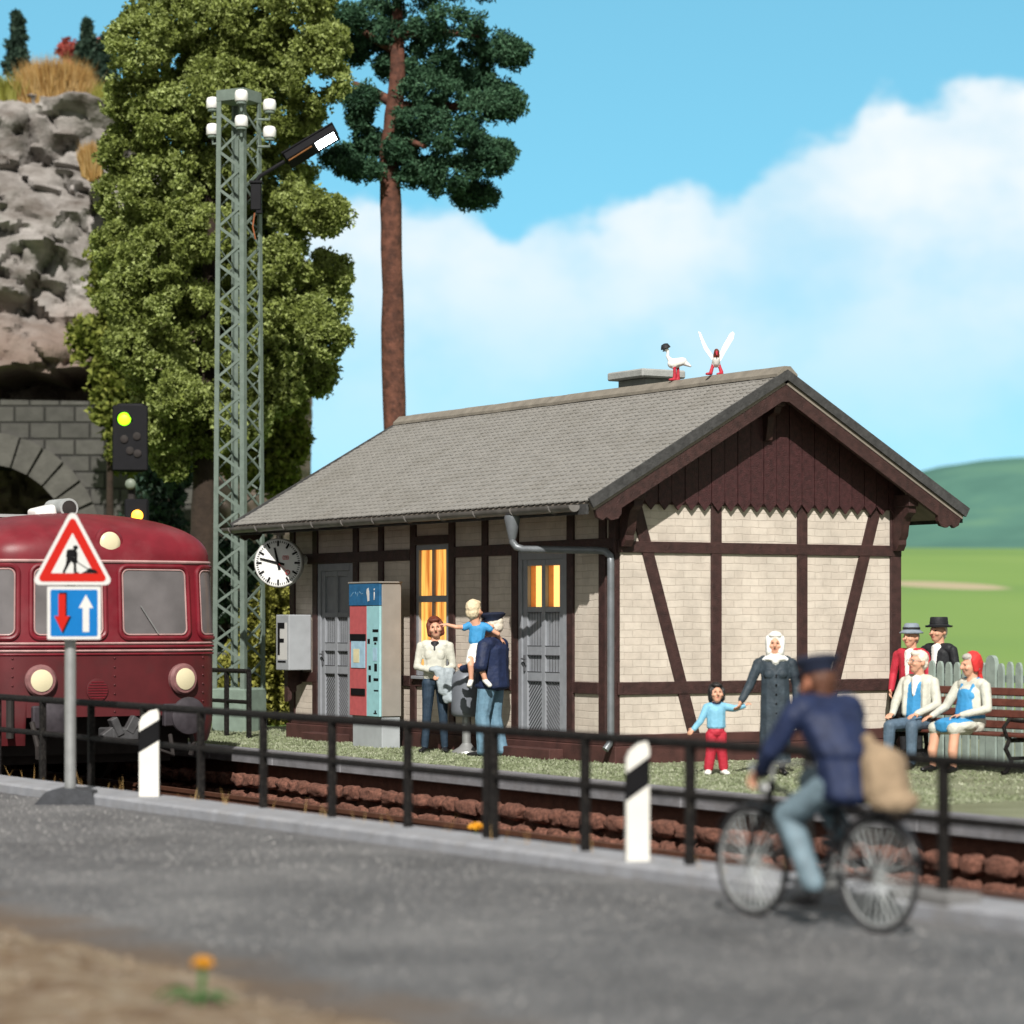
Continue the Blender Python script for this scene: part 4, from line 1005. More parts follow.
# beaver-tail tiles, one mesh per slope
for s in (-1, 1):
    b = MB(); ye = -OV-.03 if s < 0 else W+OV+.03
    d = Vector((0, MID-ye, ZR-(ZE-.02))); ln_ = d.length; d.normalize(); nrm = Vector((0, s*d.z, abs(d.y))).normalized()
    rows = 30; ex = ln_/rows; cols = 70; tw = (XE1-XE0)/cols
    for r in range(rows):
        off = .5*tw if r % 2 else 0
        for c in range(-1, cols+1):
            x0 = XE0 + c*tw + off; x1 = x0+tw-.007
            x0, x1 = max(x0, XE0), min(x1, XE1)
            if x1-x0 < .03: continue
            w = x1-x0; L_ = min(ex*1.35, ln_-r*ex)
            pts = [(0, .055), (w*.2, .018), (w*.5, 0), (w*.8, .018), (w, .055), (w, L_), (0, L_)]
            lift = .017+random.uniform(-.003, .003)
            jit = random.uniform(-.004, .004)
            bot = []; topv = []
            for px, py in pts:
                t = py/L_
                base = Vector((x0+px, ye, ZE-.02)) + d*(r*ex+py+jit)
                topv.append(b.bm.verts.new(base+nrm*(lift*(1-t)+.003)))
                bot.append(b.bm.verts.new(base+nrm*(lift*(1-t)-.014)))
            fs = [b.bm.faces.new(topv)]
            for i in range(4): fs.append(b.bm.faces.new((topv[i], topv[i+1], bot[i+1], bot[i])))
            fs.append(b.bm.faces.new((topv[4], topv[5], bot[5], bot[4]))); fs.append(b.bm.faces.new((topv[6], topv[0], bot[0], bot[6])))
            b._faces(fs)
    b.build('roof_tiles', M['tile'], roof, angle=25, recalc=False)
    # cut edge of the verge and bargeboard below it
    for xe, sx in ((XE1, 1), (XE0, -1)):
        b = MB()
        A = Vector((xe+.002*sx, ye, ZE-.02))
        b.prism([(0, -.085), (ln_-.052, -.085), (ln_+.018, .03), (0, .045)], A, d, nrm, (.035*sx, 0, 0))
        b.build('verge_edge', M['tile_edge'], roof)
        b = MB()
        A = Vector((xe-.07*sx, (-OV if s < 0 else W+OV), ZE-.035))
        l2 = (Vector((0, MID-(-OV if s < 0 else W+OV), ZR-ZE))).length
        b.prism([(.02, -.10), (.0, -.20), (.05, -.27), (.12, -.26), (.16, -.33), (.26, -.36), (.33, -.33), (.37, -.27), (l2-.165, -.27), (l2-.061, -.10)], A, d, nrm, (.06*sx, 0, 0))
        b.build('bargeboard', M['timber'], st, angle=20)
# fascia board under the tiles at the eaves, rafters under the soffit
b = MB(); b.bx(XE0+.04, XE1-.08, -OV-.025, -OV+.015, ZE-.17, ZE-.045); b.build('fascia', M['tile_edge'], st)
b = MB(); b.bx(XE0+.04, XE1-.08, W+OV-.015, W+OV+.025, ZE-.17, ZE-.045)
b.build('fascia', M['tile_edge'], st)
# ridge caps
b = MB(); x = XE0-.02
while x < XE1+.02:
    w = min(.42, XE1+.03-x); lift = .045+random.uniform(0, .006)
    b.prism([(-.16, -.11), (-.04, -.03), (.04, -.03), (.16, -.11), (.16, -.07), (.05, .03), (-.05, .03), (-.16, -.07)], (x, MID, ZR+lift), (0, 1, 0), (0, 0, 1), (w-.004, 0, 0)); x += w
b.build('ridge_cap', M['ridge'], roof, angle=20)
# chimney
b = MB(); b.bx(-4.17, -3.47, 2.75, 3.25, 4.3, 5.22, .01)
ch = b.build('chimney', pm('chimney_grey', (.20, .205, .20, 1), .85, .2, 8, .3, 40), roof, angle=20)
b = MB(); b.bx(-4.28, -3.36, 2.63, 3.37, 5.222, 5.34, .02); b.build('chimney_cap', pm('chimney_cap_grey', (.31, .32, .31, 1), .85, .15, 8, .3, 40), ch, angle=20)
# gutter with hooks, downpipe
b = MB()
gy, gz = -OV-.10, ZE-.055
prof_ = [(math.cos(a)*.085, math.sin(a)*.085) for a in np.linspace(PI, 2*PI, 9)] + [(math.cos(a)*.072, math.sin(a)*.072) for a in np.linspace(2*PI, PI, 9)]
b.prism(prof_, (XE0-.06, gy, gz), (0, 1, 0), (0, 0, 1), (10.02, 0, 0))
b.prism(prof_[:9], (XE0-.062, gy, gz), (0, 1, 0), (0, 0, 1), (.012, 0, 0)); b.prism(prof_[:9], (XE0+9.962, gy, gz), (0, 1, 0), (0, 0, 1), (.012, 0, 0))
gut = b.build('gutter', M['gutter'], st, angle=40)
for i in range(11):
    b = MB(); x = XE0 + .2 + i*.93
    b.tube([(x, gy+.090*math.cos(a), gz+.090*math.sin(a)) for a in np.linspace(PI, 2*PI, 8)], .010, 6)
    b.build('gutter_hook', M['gutter'], gut)
b = MB()
b.lathe([(.10, 0), (.105, -.04), (.06, -.26), (.05, -.30)], (-1.22, gy+.01, gz-.08), None, 14)
b.tube([(-1.22, gy+.01, 2.86), (-1.22, gy+.01, 2.80), (-1.19, gy+.05, 2.73), (-1.12, gy+.12, 2.70), (-.22, -.16, 2.675), (-.11, -.10, 2.66), (-.01, -.088, 2.60), (.0, -.088, 2.5), (.0, -.088, .36), (.0, -.11, .25), (.0, -.17, .18)], .046, 12)
b.build('downpipe', M['zinc'], st, angle=50)
# doors
def make_door(x0, x1, z0, z1, lit):
    w = x1-x0
    fr = MB(); t = .09
    fr.bx(x0, x0+t, -.02, .10, z0, z1, .004); fr.bx(x1-t, x1, -.02, .10, z0, z1, .004); fr.bx(x0+t, x1-t, -.02, .10, z1-t*1.2, z1, .004)
    f = fr.build('door_frame', M['door'], st, angle=25)
    a, c = x0+t, x1-t; zt = z1-t*1.2; mid = (a+c)/2
    d = MB()
    pz0, pz1 = zt-.62, zt-.08
    def stile(xa, xb, za, zb): d.bx(xa, xb, .0, .055, za, zb, .004)
    stile(a, a+.11, z0, zt); stile(c-.11, c, z0, zt)
    stile(mid-.045, mid+.045, z0, zt)
    rails = [(z0, z0+.12), (z0+.80, z0+.92), (z0+1.14, z0+1.26), (pz0-.07, pz0), (pz1, zt)]
    for q0, q1 in rails:
        d.bx(a+.112, mid-.047, .003, .055, q0, q1, .004); d.bx(mid+.047, c-.112, .003, .055, q0, q1, .004)
    d.bx(a+.1, c-.1, .030, .05, z0+.1, (pz0-.05) if lit else zt-.05)
    door = d.build('door', M['door'], st, angle=25)
    # chevron planks in the lower panels, upright ones above
    g = MB()
    for side, (xa, xb) in enumerate(((a+.115, mid-.05), (mid+.05, c-.115))):
        wd = xb-xa; za, zb = z0+.13, z0+.79
        q = -wd
        while q < zb-za:
            p0 = [xa if side == 0 else xb, za+q]; p1 = [xb if side == 0 else xa, za+q+wd*.95]
            t0, t1 = 0., 1.
            if p0[1] < za: t0 = (za-p0[1])/(p1[1]-p0[1])
            if p1[1] > zb: t1 = (zb-p0[1])/(p1[1]-p0[1])
            if t1 > t0+.05:
                A = Vector((p0[0]+(p1[0]-p0[0])*t0, .027, p0[1]+(p1[1]-p0[1])*t0)); B = Vector((p0[0]+(p1[0]-p0[0])*t1, .027, p0[1]+(p1[1]-p0[1])*t1))
                g.tube([A, B], .0085, 4)
            q += .062
        for i in range(1, 5):
            x = xa+wd*i/5; g.bx(x-.004, x+.004, .024, .031, z0+.925, z0+1.135); 
        for i in range(1, 5):
            x = xa+wd*i/5; g.bx(x-.003, x+.003, .026, .031, z0+1.27, (pz0-.075))
        for zz in (z0+.798, z0+.922, z0+1.138, z0+1.262, pz0-.072): g.bx(xa-.005, xb+.005, -.0012, .01, zz-.004, zz+.004)
    g.build('panel_groove', M['groove'], door)
    h = MB(); h.box((a+.055, -.012, z0+1.03), (.035, .02, .22), None, .005); h.tube([(a+.055, -.02, z0+1.09), (a+.055, -.06, z0+1.09), (a+.17, -.065, z0+1.085)], .011, 6)
    h.build('door_handle', M['groove'], door)
    if lit:
        for xa, xb in ((a+.112, mid-.047), (mid+.047, c-.112)):
            r = MB(); dp = .13
            r.bx(xa-.02, xa, .056, dp, pz0-.02, pz1+.02); r.bx(xb, xb+.02, .056, dp, pz0-.02, pz1+.02); r.bx(xa-.02, xb+.02, .056, dp, pz0-.02, pz0); r.bx(xa-.02, xb+.02, .056, dp, pz1, pz1+.02)
            pn = r.build('pane_reveal', pm('warm_reveal', (.55, .28, .12, 1), .8), door)
            p = MB(); p.bx(xa, xb, dp+.002, dp+.012, pz0, pz1); p.build('lit_pane', M['warm'], pn)
    else:
        for xa, xb in ((a+.112, mid-.047), (mid+.047, c-.112)):
            pass
    return door
# warm lamp light behind curtains: stripes are folds of the curtain cloth
def curtain_mat(name, c1, c2, s, scale, dist):
    m, nt, b_, tc = new_mat(name); N, L = nt.nodes, nt.links
    w0 = N.new('ShaderNodeTexNoise'); w0.inputs['Scale'].default_value = scale; w0.inputs['Detail'].default_value = 3
    mp = N.new('ShaderNodeMapping'); mp.inputs['Scale'].default_value = (1, 1, .10); L.new(tc.outputs['Object'], mp.inputs[0]); L.new(mp.outputs[0], w0.inputs['Vector'])
    w = N.new('ShaderNodeMapRange'); w.inputs[1].default_value = .36; w.inputs[2].default_value = .62; L.new(w0.outputs['Fac'], w.inputs[0])
    mx = N.new('ShaderNodeMix'); mx.data_type = 'RGBA'; mx.inputs[6].default_value = c1; mx.inputs[7].default_value = c2
    L.new(w.outputs[0], mx.inputs[0]); L.new(mx.outputs[2], b_.inputs['Emission Color']); b_.inputs['Base Color'].default_value = (.5, .3, .1, 1)
    b_.inputs['Emission Strength'].default_value = s
    return m
M['warm'] = em('warm_lit_glass', (1, .60, .19, 1), 1.3)
M['curtain'] = curtain_mat('lit_curtain', (.50, .12, .012, 1), (1, .52, .11, 1), 1.0, 11, 2.2)
make_door(*D1, False); make_door(*D2, True)
# window with lit curtains
x0, x1, z0, z1 = WN
b = MB(); t = .07
b.bx(x0, x0+t, -.015, .10, z0, z1, .004); b.bx(x1-t, x1, -.015, .10, z0, z1, .004); b.bx(x0+t, x1-t, -.015, .10, z1-t, z1, .004); b.bx(x0+t, x1-t, -.015, .10, z0, z0+t, .004)
b.bx(x0+t, x1-t, -.012, .09, z1-.80, z1-.71, .004)
b.bx((x0+x1)/2-.022, (x0+x1)/2+.022, -.008, .085, z0+t, z1-.80, .003); b.bx((x0+x1)/2-.022, (x0+x1)/2+.022, -.008, .085, z1-.71, z1-t, .003)
b.bx(x0-.03, x1+.03, -.09, -.016, z0-.05, z0-.005, .006)
wf = b.build('window', M['door'], st, angle=25)
b = MB(); b.bx(x0+t, x1-t, .030, .036, z0+t, z1-t)
b.build('lit_curtain', M['curtain'], wf)
b = MB(); b.bx(x0+.02, x1-.02, .10, .13, z0+.02, z1-.02); b.build('window_back', M['groove'], wf)
def place(o, p): o.location = p; return o
# ------------------------------------------------------------------ things at the station wall
# clock (hangs on an arm from the wall)
ck = thing('station_clock', 'round white station clock with black hands hanging at the corner under the eaves', 'clock', (-8.58, -.47, 2.66), VY-6)
b = MB(); b.lathe([(.36, 0), (.372, .02), (.372, .16), (.36, .18)], (0, -.09, 0), rotm('X', -90), 40)
b.build('case', M['clock_rim'], ck, angle=30)
b = MB(); b.lathe([(.350, 0), (.350, .006)], (0, -.093, 0), rotm('X', -90), 40); dial = b.build('dial', M['clock_white'], ck)
b = MB()
for i in range(60):
    a = 2*PI*i/60; big = i % 5 == 0
    l, w = (.085, .030) if big else (.032, .011)
    r = .335-l/2
    b.box((math.sin(a)*r, -.101, math.cos(a)*r), (w, .003, l), Matrix.Rotation(a, 3, 'Y'))
b.build('minute_marks', M['black'], dial)
def hand(nm, ang, l0, l1, w0, w1, y, mat):
    b = MB(); b.prism([(-w0/2, -l0), (w0/2, -l0), (w1/2, l1), (-w1/2, l1)], (0, y, 0), (1, 0, 0), (0, 0, 1), (0, -.004, 0))
    o = b.build(nm, mat, ck); o.rotation_euler = (0, R(ang), 0); return o
hand('hour_hand', -13, .10, .235, .042, .03, -.106, M['black'])
hand('minute_hand', -76, .10, .285, .036, .024, -.112, M['black'])
o = hand('second_hand', 133, .0, .18, .008, .008, -.118, M['red_paint'])
b = MB(); b.tube([(math.cos(a)*.03, -.120, .205+math.sin(a)*.03) for a in np.linspace(0, 2*PI, 17)[:-1]], .008, 6, closed=True); r_ = b.build('ring', M['red_paint'], o)
b = MB(); b.lathe([(.022, 0), (.02, .035)], (0, -.093, 0), rotm('X', 90), 12); b.build('hub', M['black'], ck)
# small red lettered badge on the dial
def text(name, s, size, mat, parent, loc, rot, ext=.003):
    cu = bpy.data.curves.new(name, 'FONT'); cu.body = s; cu.size = size; cu.extrude = ext; cu.align_x = 'CENTER'; cu.align_y = 'CENTER'; cu.resolution_u = 3
    o = bpy.data.objects.new(name, cu); COL.objects.link(o)
    me = bpy.data.meshes.new_from_object(o.evaluated_get(bpy.context.evaluated_depsgraph_get()))
    bpy.data.objects.remove(o); me.materials.clear(); me.materials.append(mat)
    o = bpy.data.objects.new(name, me); COL.objects.link(o); o.parent = parent; o.location = loc; o.rotation_euler = rot
    return o
b = MB()
for xx, zz, wx, wz in ((.115, .105, .082, .008), (.115, .055, .082, .008), (.074, .08, .008, .042), (.156, .08, .008, .042)): b.box((xx, -.1005, zz), (wx, .003, wz))
b.build('badge_frame', M['red_paint'], dial)
text('badge_letters', 'DB', .042, M['red_paint'], dial, (.115, -.101, .08), (R(90), 0, 0))
b = MB(); b.tube([(.0, -.0, .37), (.0, 0, .56)], .03, 8); b.box((0, 0, .49), (.16, .08, .14), None, .01); b.tube([(.2, .12, .05), (.42, .30, .05)], .07, 8); b.build('bracket', M['clock_rim'], ck)

# grey box with a slot panel on the corner
bx_ = thing('wall_box', 'grey metal box with recessed white slot panel on a bracket at the house corner', 'validator box', (-8.58, -.23, 1.46))
b = MB(); b.box((0, 0, 0), (.44, .38, .84), None, .012); b.build('case', M['box_grey'], bx_, angle=25)
b = MB(); b.bx(-.15, .16, -.1925, -.1905, -.26, .30); pn = b.build('slot_panel', M['sign_white'], bx_)
b = MB(); b.bx(-.15, -.08, -.196, -.193, -.19, .30); b.bx(-.0798, .08, -.196, -.193, .21, .30); b.bx(-.0798, .06, -.196, -.193, .0, .06); b.bx(-.15, .12, -.196, -.193, -.30, -.275); b.build('slots', M['black'], pn)
b = MB(); b.prism([(-.2, -.424), (.19, -.424), (.19, -.9), (.12, -.86), (.12, -.78), (.04, -.74), (.04, -.66), (-.05, -.62), (-.05, -.54), (-.14, -.5)], (-.28, .17, 0), (0, -1, 0), (0, 0, 1), (.12, 0, 0)); b.build('bracket', M['timber'], bx_, angle=20)

# ticket machine
tm = thing('ticket_machine', 'tall ticket machine with red and light blue front and blue header', 'ticket machine', (-5.55, -.43, 0))
tm.scale = (1, 1, .965)
MX0, MX1, MY0, MY1 = -.46, .46, -.19, .15
b = MB(); b.bx(MX0, MX1, MY0+.03, MY1, .46, 2.40, .01); b.bx(MX0-.02, MX1+.02, MY0-.02, MY1+.01, 2.401, 2.425, .004); b.build('cabinet', M['machine_side'], tm, angle=25)
b = MB(); b.bx(MX0+.02, MX1-.02, MY0+.04, MY1-.01, -.02, .458, .008); b.build('base', M['machine_base'], tm, angle=25)
f0 = MY0+.028
b = MB(); b.bx(MX0, MX1, f0-.04, f0, 2.075, 2.40, .006); hd = b.build('header', M['m_blue'], tm, angle=25)
b = MB(); b.bx(MX0+.005, .06, f0-.03, f0, .46, 2.07, .006); rp = b.build('red_panel', M['m_red'], tm, angle=25)
b = MB(); b.bx(.063, MX1-.005, f0-.034, f0, .46, 2.07, .006); tp = b.build('light_blue_panel', M['m_teal'], tm, angle=25)
b = MB(); b.bx(MX0+.06, .03, f0-.040, f0-.031, 1.16, 1.56, .004); sc_ = b.build('screen', M['m_screen'], tm, angle=25)
b = MB(); b.bx(-.32, -.14, f0-.043, f0-.0405, 1.24, 1.44); b.build('screen_picture', M['m_cream'], sc_)
b = MB(); b.bx(MX0+.045, .04, f0-.05, f0-.031, 1.565, 1.66, .004); b.build('screen_hood', M['black'], tm, angle=25)
b = MB(); b.bx(MX0+.06, .02, f0-.045, f0-.031, .76, .86, .004); b.build('tray', M['black'], tm, angle=25)
for xa, xb, za, zb in ((.25, .42, 1.69, 1.73), (.27, .40, 1.56, 1.62), (.30, .36, 1.51, 1.54), (.10, .17, 1.52, 1.59), (.13, .20, 1.14, 1.20), (.30, .38, 1.12, 1.23), (.13, .20, .96, 1.06), (.28, .42, .98, 1.02), (.29, .42, .83, .85), (.28, .38, .50, .515), (.31, .35, .515, .55)):
    b = MB(); b.bx(xa, xb, f0-.0375, f0-.035, za, zb); b.build('slot', M['black'], tp)
b = MB(); b.bx(.26, .38, f0-.0375, f0-.035, 1.27, 1.46); b.build('keypad', M['m_screen'], tp)
text('letter', 'i', .26, M['sign_white'], hd, (.31, f0-.042, 2.235), (R(90), 0, 0))
b = MB(); b.prism([(-.03, .08), (.015, .10), (.04, .04), (.045, -.09), (-.005, -.10), (-.02, -.02), (-.04, .03)], (.12, f0-.042, 2.235), (1, 0, 0), (0, 0, 1), (0, -.003, 0)); b.build('symbol', M['sign_white'], hd)
b = MB()
for i, (xx, zz, l, t_) in enumerate(((-.36, 2.24, .10, -35), (-.25, 2.26, .05, 50), (-.19, 2.24, .06, -60), (-.12, 2.27, .05, 30), (-.06, 2.25, .05, -10))):
    b.box((xx, f0-.042, zz), (l, .003, .013), rotm('Y', t_))
b.build('worn_script', pm('faded_script', (.14, .27, .40, 1), .5), hd)

# litter bin
bn = thing('litter_bin', 'grey domed litter bin on a pedestal against the wall', 'litter bin', (-3.30, -.26, 0))
b = MB(); b.lathe([(.17, 0), (.205, .03), (.21, .08), (.21, .46), (.195, .54), (.15, .60), (.08, .64), (.02, .645)], (0, 0, .50), None, 28); b.build('drum', M['bin'], bn, angle=50)
b = MB(); b.box((-.16, .18, .98), (.2, .12, .10), rotm('Z', 40), .02); b.build('opening', M['black'], bn)
b = MB(); b.tube([(0, 0, .0), (0, 0, .66)], .06, 12); b.lathe([(.21, 0), (.20, .03), (.10, .09), (.06, .14)], (0, 0, 0), None, 20); b.build('pedestal', M['galv'], bn)

# ------------------------------------------------------------------ railing along the kerb
def railing(name, label, xa, xb, posts, y=-7.66, z0=.05, mid=.50, top=.87, group='black railings', foot=None):
    t = thing(name, label, 'railing', (xa, y, z0), 0, group)
    b = MB(); b.tube([(0, 0, top), (xb-xa, 0, top)], .037, 10); b.build('top_rail', M['iron'], t)
    b = MB(); b.tube([(0, 0, mid), (xb-xa, 0, mid)], .031, 10); b.build('middle_rail', M['iron'], t)
    for px in posts:
        b = MB(); b.box((px-xa, 0, top/2-.02), (.066, .066, top+.02), None, .01)
        b.build('post', M['iron'], t, angle=25)
    return t
px = [15.45-1.39*k for k in range(-4, 14)]
A = [x for x in px if x < 9.7]; B = [x for x in px if x > 10.0]
XS = 9.89
railing('railing', 'long black kerbside railing in front of the red railcar, left of the double post', -7.5, XS-.035, A+[XS-.07])
railing('railing', 'long black kerbside railing behind the cyclist, right of the double post', XS+.0, 21.4, B+[XS+.035, ])
for xx in (15.45,):
    b = MB(); b.box((xx-.02, -7.72, .0), (.62, .28, .22), None, .02)
    tag(b.build('concrete_block', pm('block_grey', (.15, .15, .15, 1), .9, .2, 8, .4, 40), angle=25), 'grey concrete footing block at the railing post behind the rear bicycle wheel', 'concrete block')
t = railing('railing', 'short black end railing beside the lattice mast on the platform', -12.6, -9.05, [-12.5, -9.85, -9.05], y=-.75, z0=0, mid=.55, top=1.02)

# delineator posts
dl = thing('delineator_post', 'white marker post with slanted black band beside the road sign', 'marker post', (3.64, -7.90, .05), VY, 'white marker posts')
PW, PH = .098, .85
def slab(b, z0l, z0r, z1l, z1r, d=.045):
    b.prism([(-PW, z0l), (PW, z0r), (PW, z1r), (-PW, z1l)], (0, -d, 0), (1, 0, 0), (0, 0, 1), (0, 2*d, 0))
b = MB(); slab(b, 0, 0, .44, .56); slab(b, .645, .765, .74, .82); b.prism([(-PW, .74), (PW, .82), (PW*.8, .87), (PW*.1, .855), (-PW*.7, .80)], (0, -.0445, 0), (1, 0, 0), (0, 0, 1), (0, .089, 0))
b.build('post_body', M['white_plastic'], dl, angle=25)
b = MB(); slab(b, .4405, .5605, .6445, .7645, .0455); b.build('black_band', M['black'], dl)
d2 = copy_tree(dl); d2.location = (12.2, -7.80, .05); d2['label'] = 'white marker post with slanted black band standing left of the cyclist'
d2.rotation_euler.z = R(VY+6); d2.scale = (.86, .9, 1)

# ------------------------------------------------------------------ road works sign
sg = thing('road_sign', 'red bordered roadworks triangle above blue priority arrows sign on a grey pole', 'road sign', tuple(Vector((2.30, -8.16, -.05))-FW*.55+RT*.055), VY)
b = MB()
b.prism([(-.34, 0), (.30, 0), (.24, .13), (.10, .16), (-.10, .16), (-.22, .13)], (0, -.19, 0), (1, 0, 0), (0, 0, 1), (0, .38, 0))
bm_ = b.build('foot', M['rubber'], sg, angle=25)
b = MB(); b.tube([(0, 0, .1), (0, 0, 2.85)], .058, 16); b.build('pole', M['galv'], sg, angle=40)
def rounded(poly, r, n=5):
    out = []; m_ = len(poly)
    for i in range(m_):
        p, a, c = Vector(poly[i]), Vector(poly[i-1]), Vector(poly[(i+1) % m_])
        u, v = (a-p).normalized(), (c-p).normalized()
        half = math.acos(max(-1, min(1, u.dot(v))))/2; tl = r/math.tan(half)
        ctr = p+(u+v).normalized()*(r/math.sin(half)); s_, e_ = p+u*tl, p+v*tl
        a0 = math.atan2(s_.y-ctr.y, s_.x-ctr.x); a1 = math.atan2(e_.y-ctr.y, e_.x-ctr.x)
        dlt = (a1-a0+PI) % (2*PI)-PI
        for k in range(n+1): out.append((ctr.x+r*math.cos(a0+dlt*k/n), ctr.y+r*math.sin(a0+dlt*k/n)))
    return out
TZ = 2.20
tri = [(-.41, 0), (.41, 0), (0, .78)]
def scl(poly, k, c): return [(c[0]+(p[0]-c[0])*k, c[1]+(p[1]-c[1])*k) for p in poly]
cen = (0, .245)
YW = 10
def signpart(nm, poly, y, d, mat, par):
    b = MB(); b.prism(poly, (0, y, 0), (1, 0, 0), (0, 0, 1), (0, d, 0)); return b.build(nm, mat, par, angle=25)
tri_o = signpart('triangle_sign', rounded(tri, .05), -.15, .08, M['sign_white'], sg); tri_o.location = (.02, 0, TZ); tri_o.rotation_euler = (0, 0, R(YW))
signpart('red_border', rounded(scl(tri, .86, cen), .035), -.1525, .002, M['sign_red'], tri_o)
signpart('white_field', rounded(scl(tri, .52, cen), .004), -.1550, .002, M['sign_white'], tri_o)
b = MB()
def bl(poly): b.prism([(p[0]*.0118, .012+p[1]*.0098) for p in poly], (0, -.1572, 0), (1, 0, 0), (0, 0, 1), (0, .0018, 0))
# digging worker pictogram in hundredths of a metre
bl([(-5.5, 27), (2.5, 27.5), (3.5, 33.0), (3.3, 35.5), (-4.0, 35.2), (-5.0, 33)])
bl([(.6, 36.0), (2.6, 35.0), (4.4, 35.8), (4.8, 37.8), (3.2, 39.4), (1.2, 39.0), (.3, 37.8)])
bl([(-4.8, 27.2), (2.2, 27.2), (3.0, 21), (3.4, 12.4), (5.2, 11.8), (5.2, 11), (.9, 11), (.9, 20.5), (-1.2, 23), (-3.0, 19.5), (-6.2, 12.4), (-5.8, 11.2), (-8.4, 11.2), (-8.2, 12.6), (-5.8, 19.5)])
bl([(1.6, 33), (4.2, 32.2), (4.0, 25), (4.6, 21.5), (2.9, 21.2), (2.2, 25)])
bl([(3.3, 23.2), (14.6, 14.2), (14.1, 13.5), (2.8, 22.5)])
bl([(7.5, 11.0), (21.5, 11.0), (19.5, 14.2), (16.2, 15.2), (14.2, 16.4), (11.5, 13.6)])
b.build('worker_pictogram', M['black'], tri_o)
SQ = .265; sq = [(-SQ, -SQ), (SQ, -SQ), (SQ, SQ), (-SQ, SQ)]
sq_o = signpart('square_sign', rounded(sq, .015), -.15, .08, M['sign_white'], sg); sq_o.location = (.035, 0, 1.92); sq_o.rotation_euler = (0, 0, R(YW))
signpart('blue_field', rounded(scl(sq, .88, (0, 0)), .02), -.1525, .002, M['sign_blue'], sq_o)
dn = [(-.155, .19), (-.085, .19), (-.085, -.03), (-.045, -.03), (-.12, -.19), (-.195, -.03), (-.155, -.03)]
signpart('arrow_outline', [(p[0]+.012, p[1]-.002) for p in scl(dn, 1.1, (-.12, 0))], -.1550, .002, M['black'], sq_o)
signpart('red_arrow', dn, -.1575, .002, M['sign_red'], sq_o)
signpart('white_arrow', [(.085, -.19), (.15, -.19), (.15, .05), (.19, .05), (.1175, .185), (.045, .05), (.085, .05)], -.1550, .002, M['sign_white'], sq_o)

# ------------------------------------------------------------------ lattice mast with insulators
ms = thing('lattice_mast', 'tall grey green lattice mast with six white insulators on top', 'mast', (-11.75, .36, 0), VY-28)
HM = 10.36
def hw(z): return .315 - .055*z/HM
b = MB(); b.box((0, 0, .33), (.66, .66, .74), None, .03); b.build('foundation', M['mast_base'], ms, angle=25)
for sx in (-1, 1):
    for sy in (-1, 1):
        b = MB(); t = .085; k = .018
        # L-shaped angle section, tapering with the mast
        secs = []
        for z in (.6, HM):
            h = hw(z)
            pts = [(h, h), (h-t, h), (h-t, h-k), (h-k, h-k), (h-k, h-t), (h, h-t)]
            secs.append([b.bm.verts.new((sx*p[0], sy*p[1], z)) for p in pts])
        fs = [b.bm.faces.new(secs[0]), b.bm.faces.new(secs[1][::-1])]
        for i in range(6): fs.append(b.bm.faces.new((secs[0][i], secs[1][i], secs[1][(i+1) % 6], secs[0][(i+1) % 6])))
        b._faces(fs); b.build('leg', M['mast'], ms, angle=25)
for q in range(4):
    b = MB(); z = .85; s = 1; rot = Matrix.Rotation(q*PI/2, 3, 'Z'); stp = .305
    while z+stp < HM-.15:
        h0, h1 = hw(z)-.01, hw(z+stp)-.01
        p0 = Vector((-s*(h0-.04), -h0, z)); p1 = Vector((s*(h1-.04), -h1, z+stp)); d = p1-p0
        rm = Matrix((Vector((d.x, d.y, d.z)).normalized(), Vector((0, 1, 0)), Vector((d.x, 0, d.z)).normalized().cross(Vector((0, 1, 0))))).transposed()
        b.box(rot @ ((p0+p1)/2+Vector((0, .004*s, 0))), (d.length+.03, .012, .045 if q in (0, 1) else .026), rot @ rm)
        z += stp; s = -s
    b.build('lacing', M['mast'], ms, angle=25)
b = MB(); h = hw(HM); b.bx(-h-.006, h+.006, -h-.006, h+.006, HM-.16, HM+.02, .004); b.build('cap', M['mast'], ms, angle=25)
ins = None
inv = Matrix.Rotation(R(-(VY-28)), 3, 'Z')
def ins_at(xr, yd, z):
    """offset seen from the road: xr right, yd away"""
    v = RT*xr + FW*yd; return inv @ Vector((v.x, v.y, z))
for (xr, yd, z) in ((-.43, .05, 10.17), (-.43, .05, 9.74), (.08, -.42, 10.2), (.08, -.42, 9.79), (.50, -.05, 10.12), (.50, -.05, 9.68)):
    p = ins_at(xr, yd, z)
    b = MB(); b.lathe([(.03, -.10), (.085, -.10), (.088, -.02), (.03, -.02)], p, None, 16)
    b.tube([(p.x, p.y, p.z-.10), (p.x, p.y, p.z-.2), (p.x*.62, p.y*.62, p.z-.2)], .022, 8)
    br = b.build('insulator_bracket', M['mast'], ms)
    b = MB(); b.lathe([(.095, -.06), (.107, -.05), (.107, .07), (.09, .115), (.05, .13), (.01, .132)], p, None, 20)
    b.build('insulator', M['porcelain'], ms, angle=50)
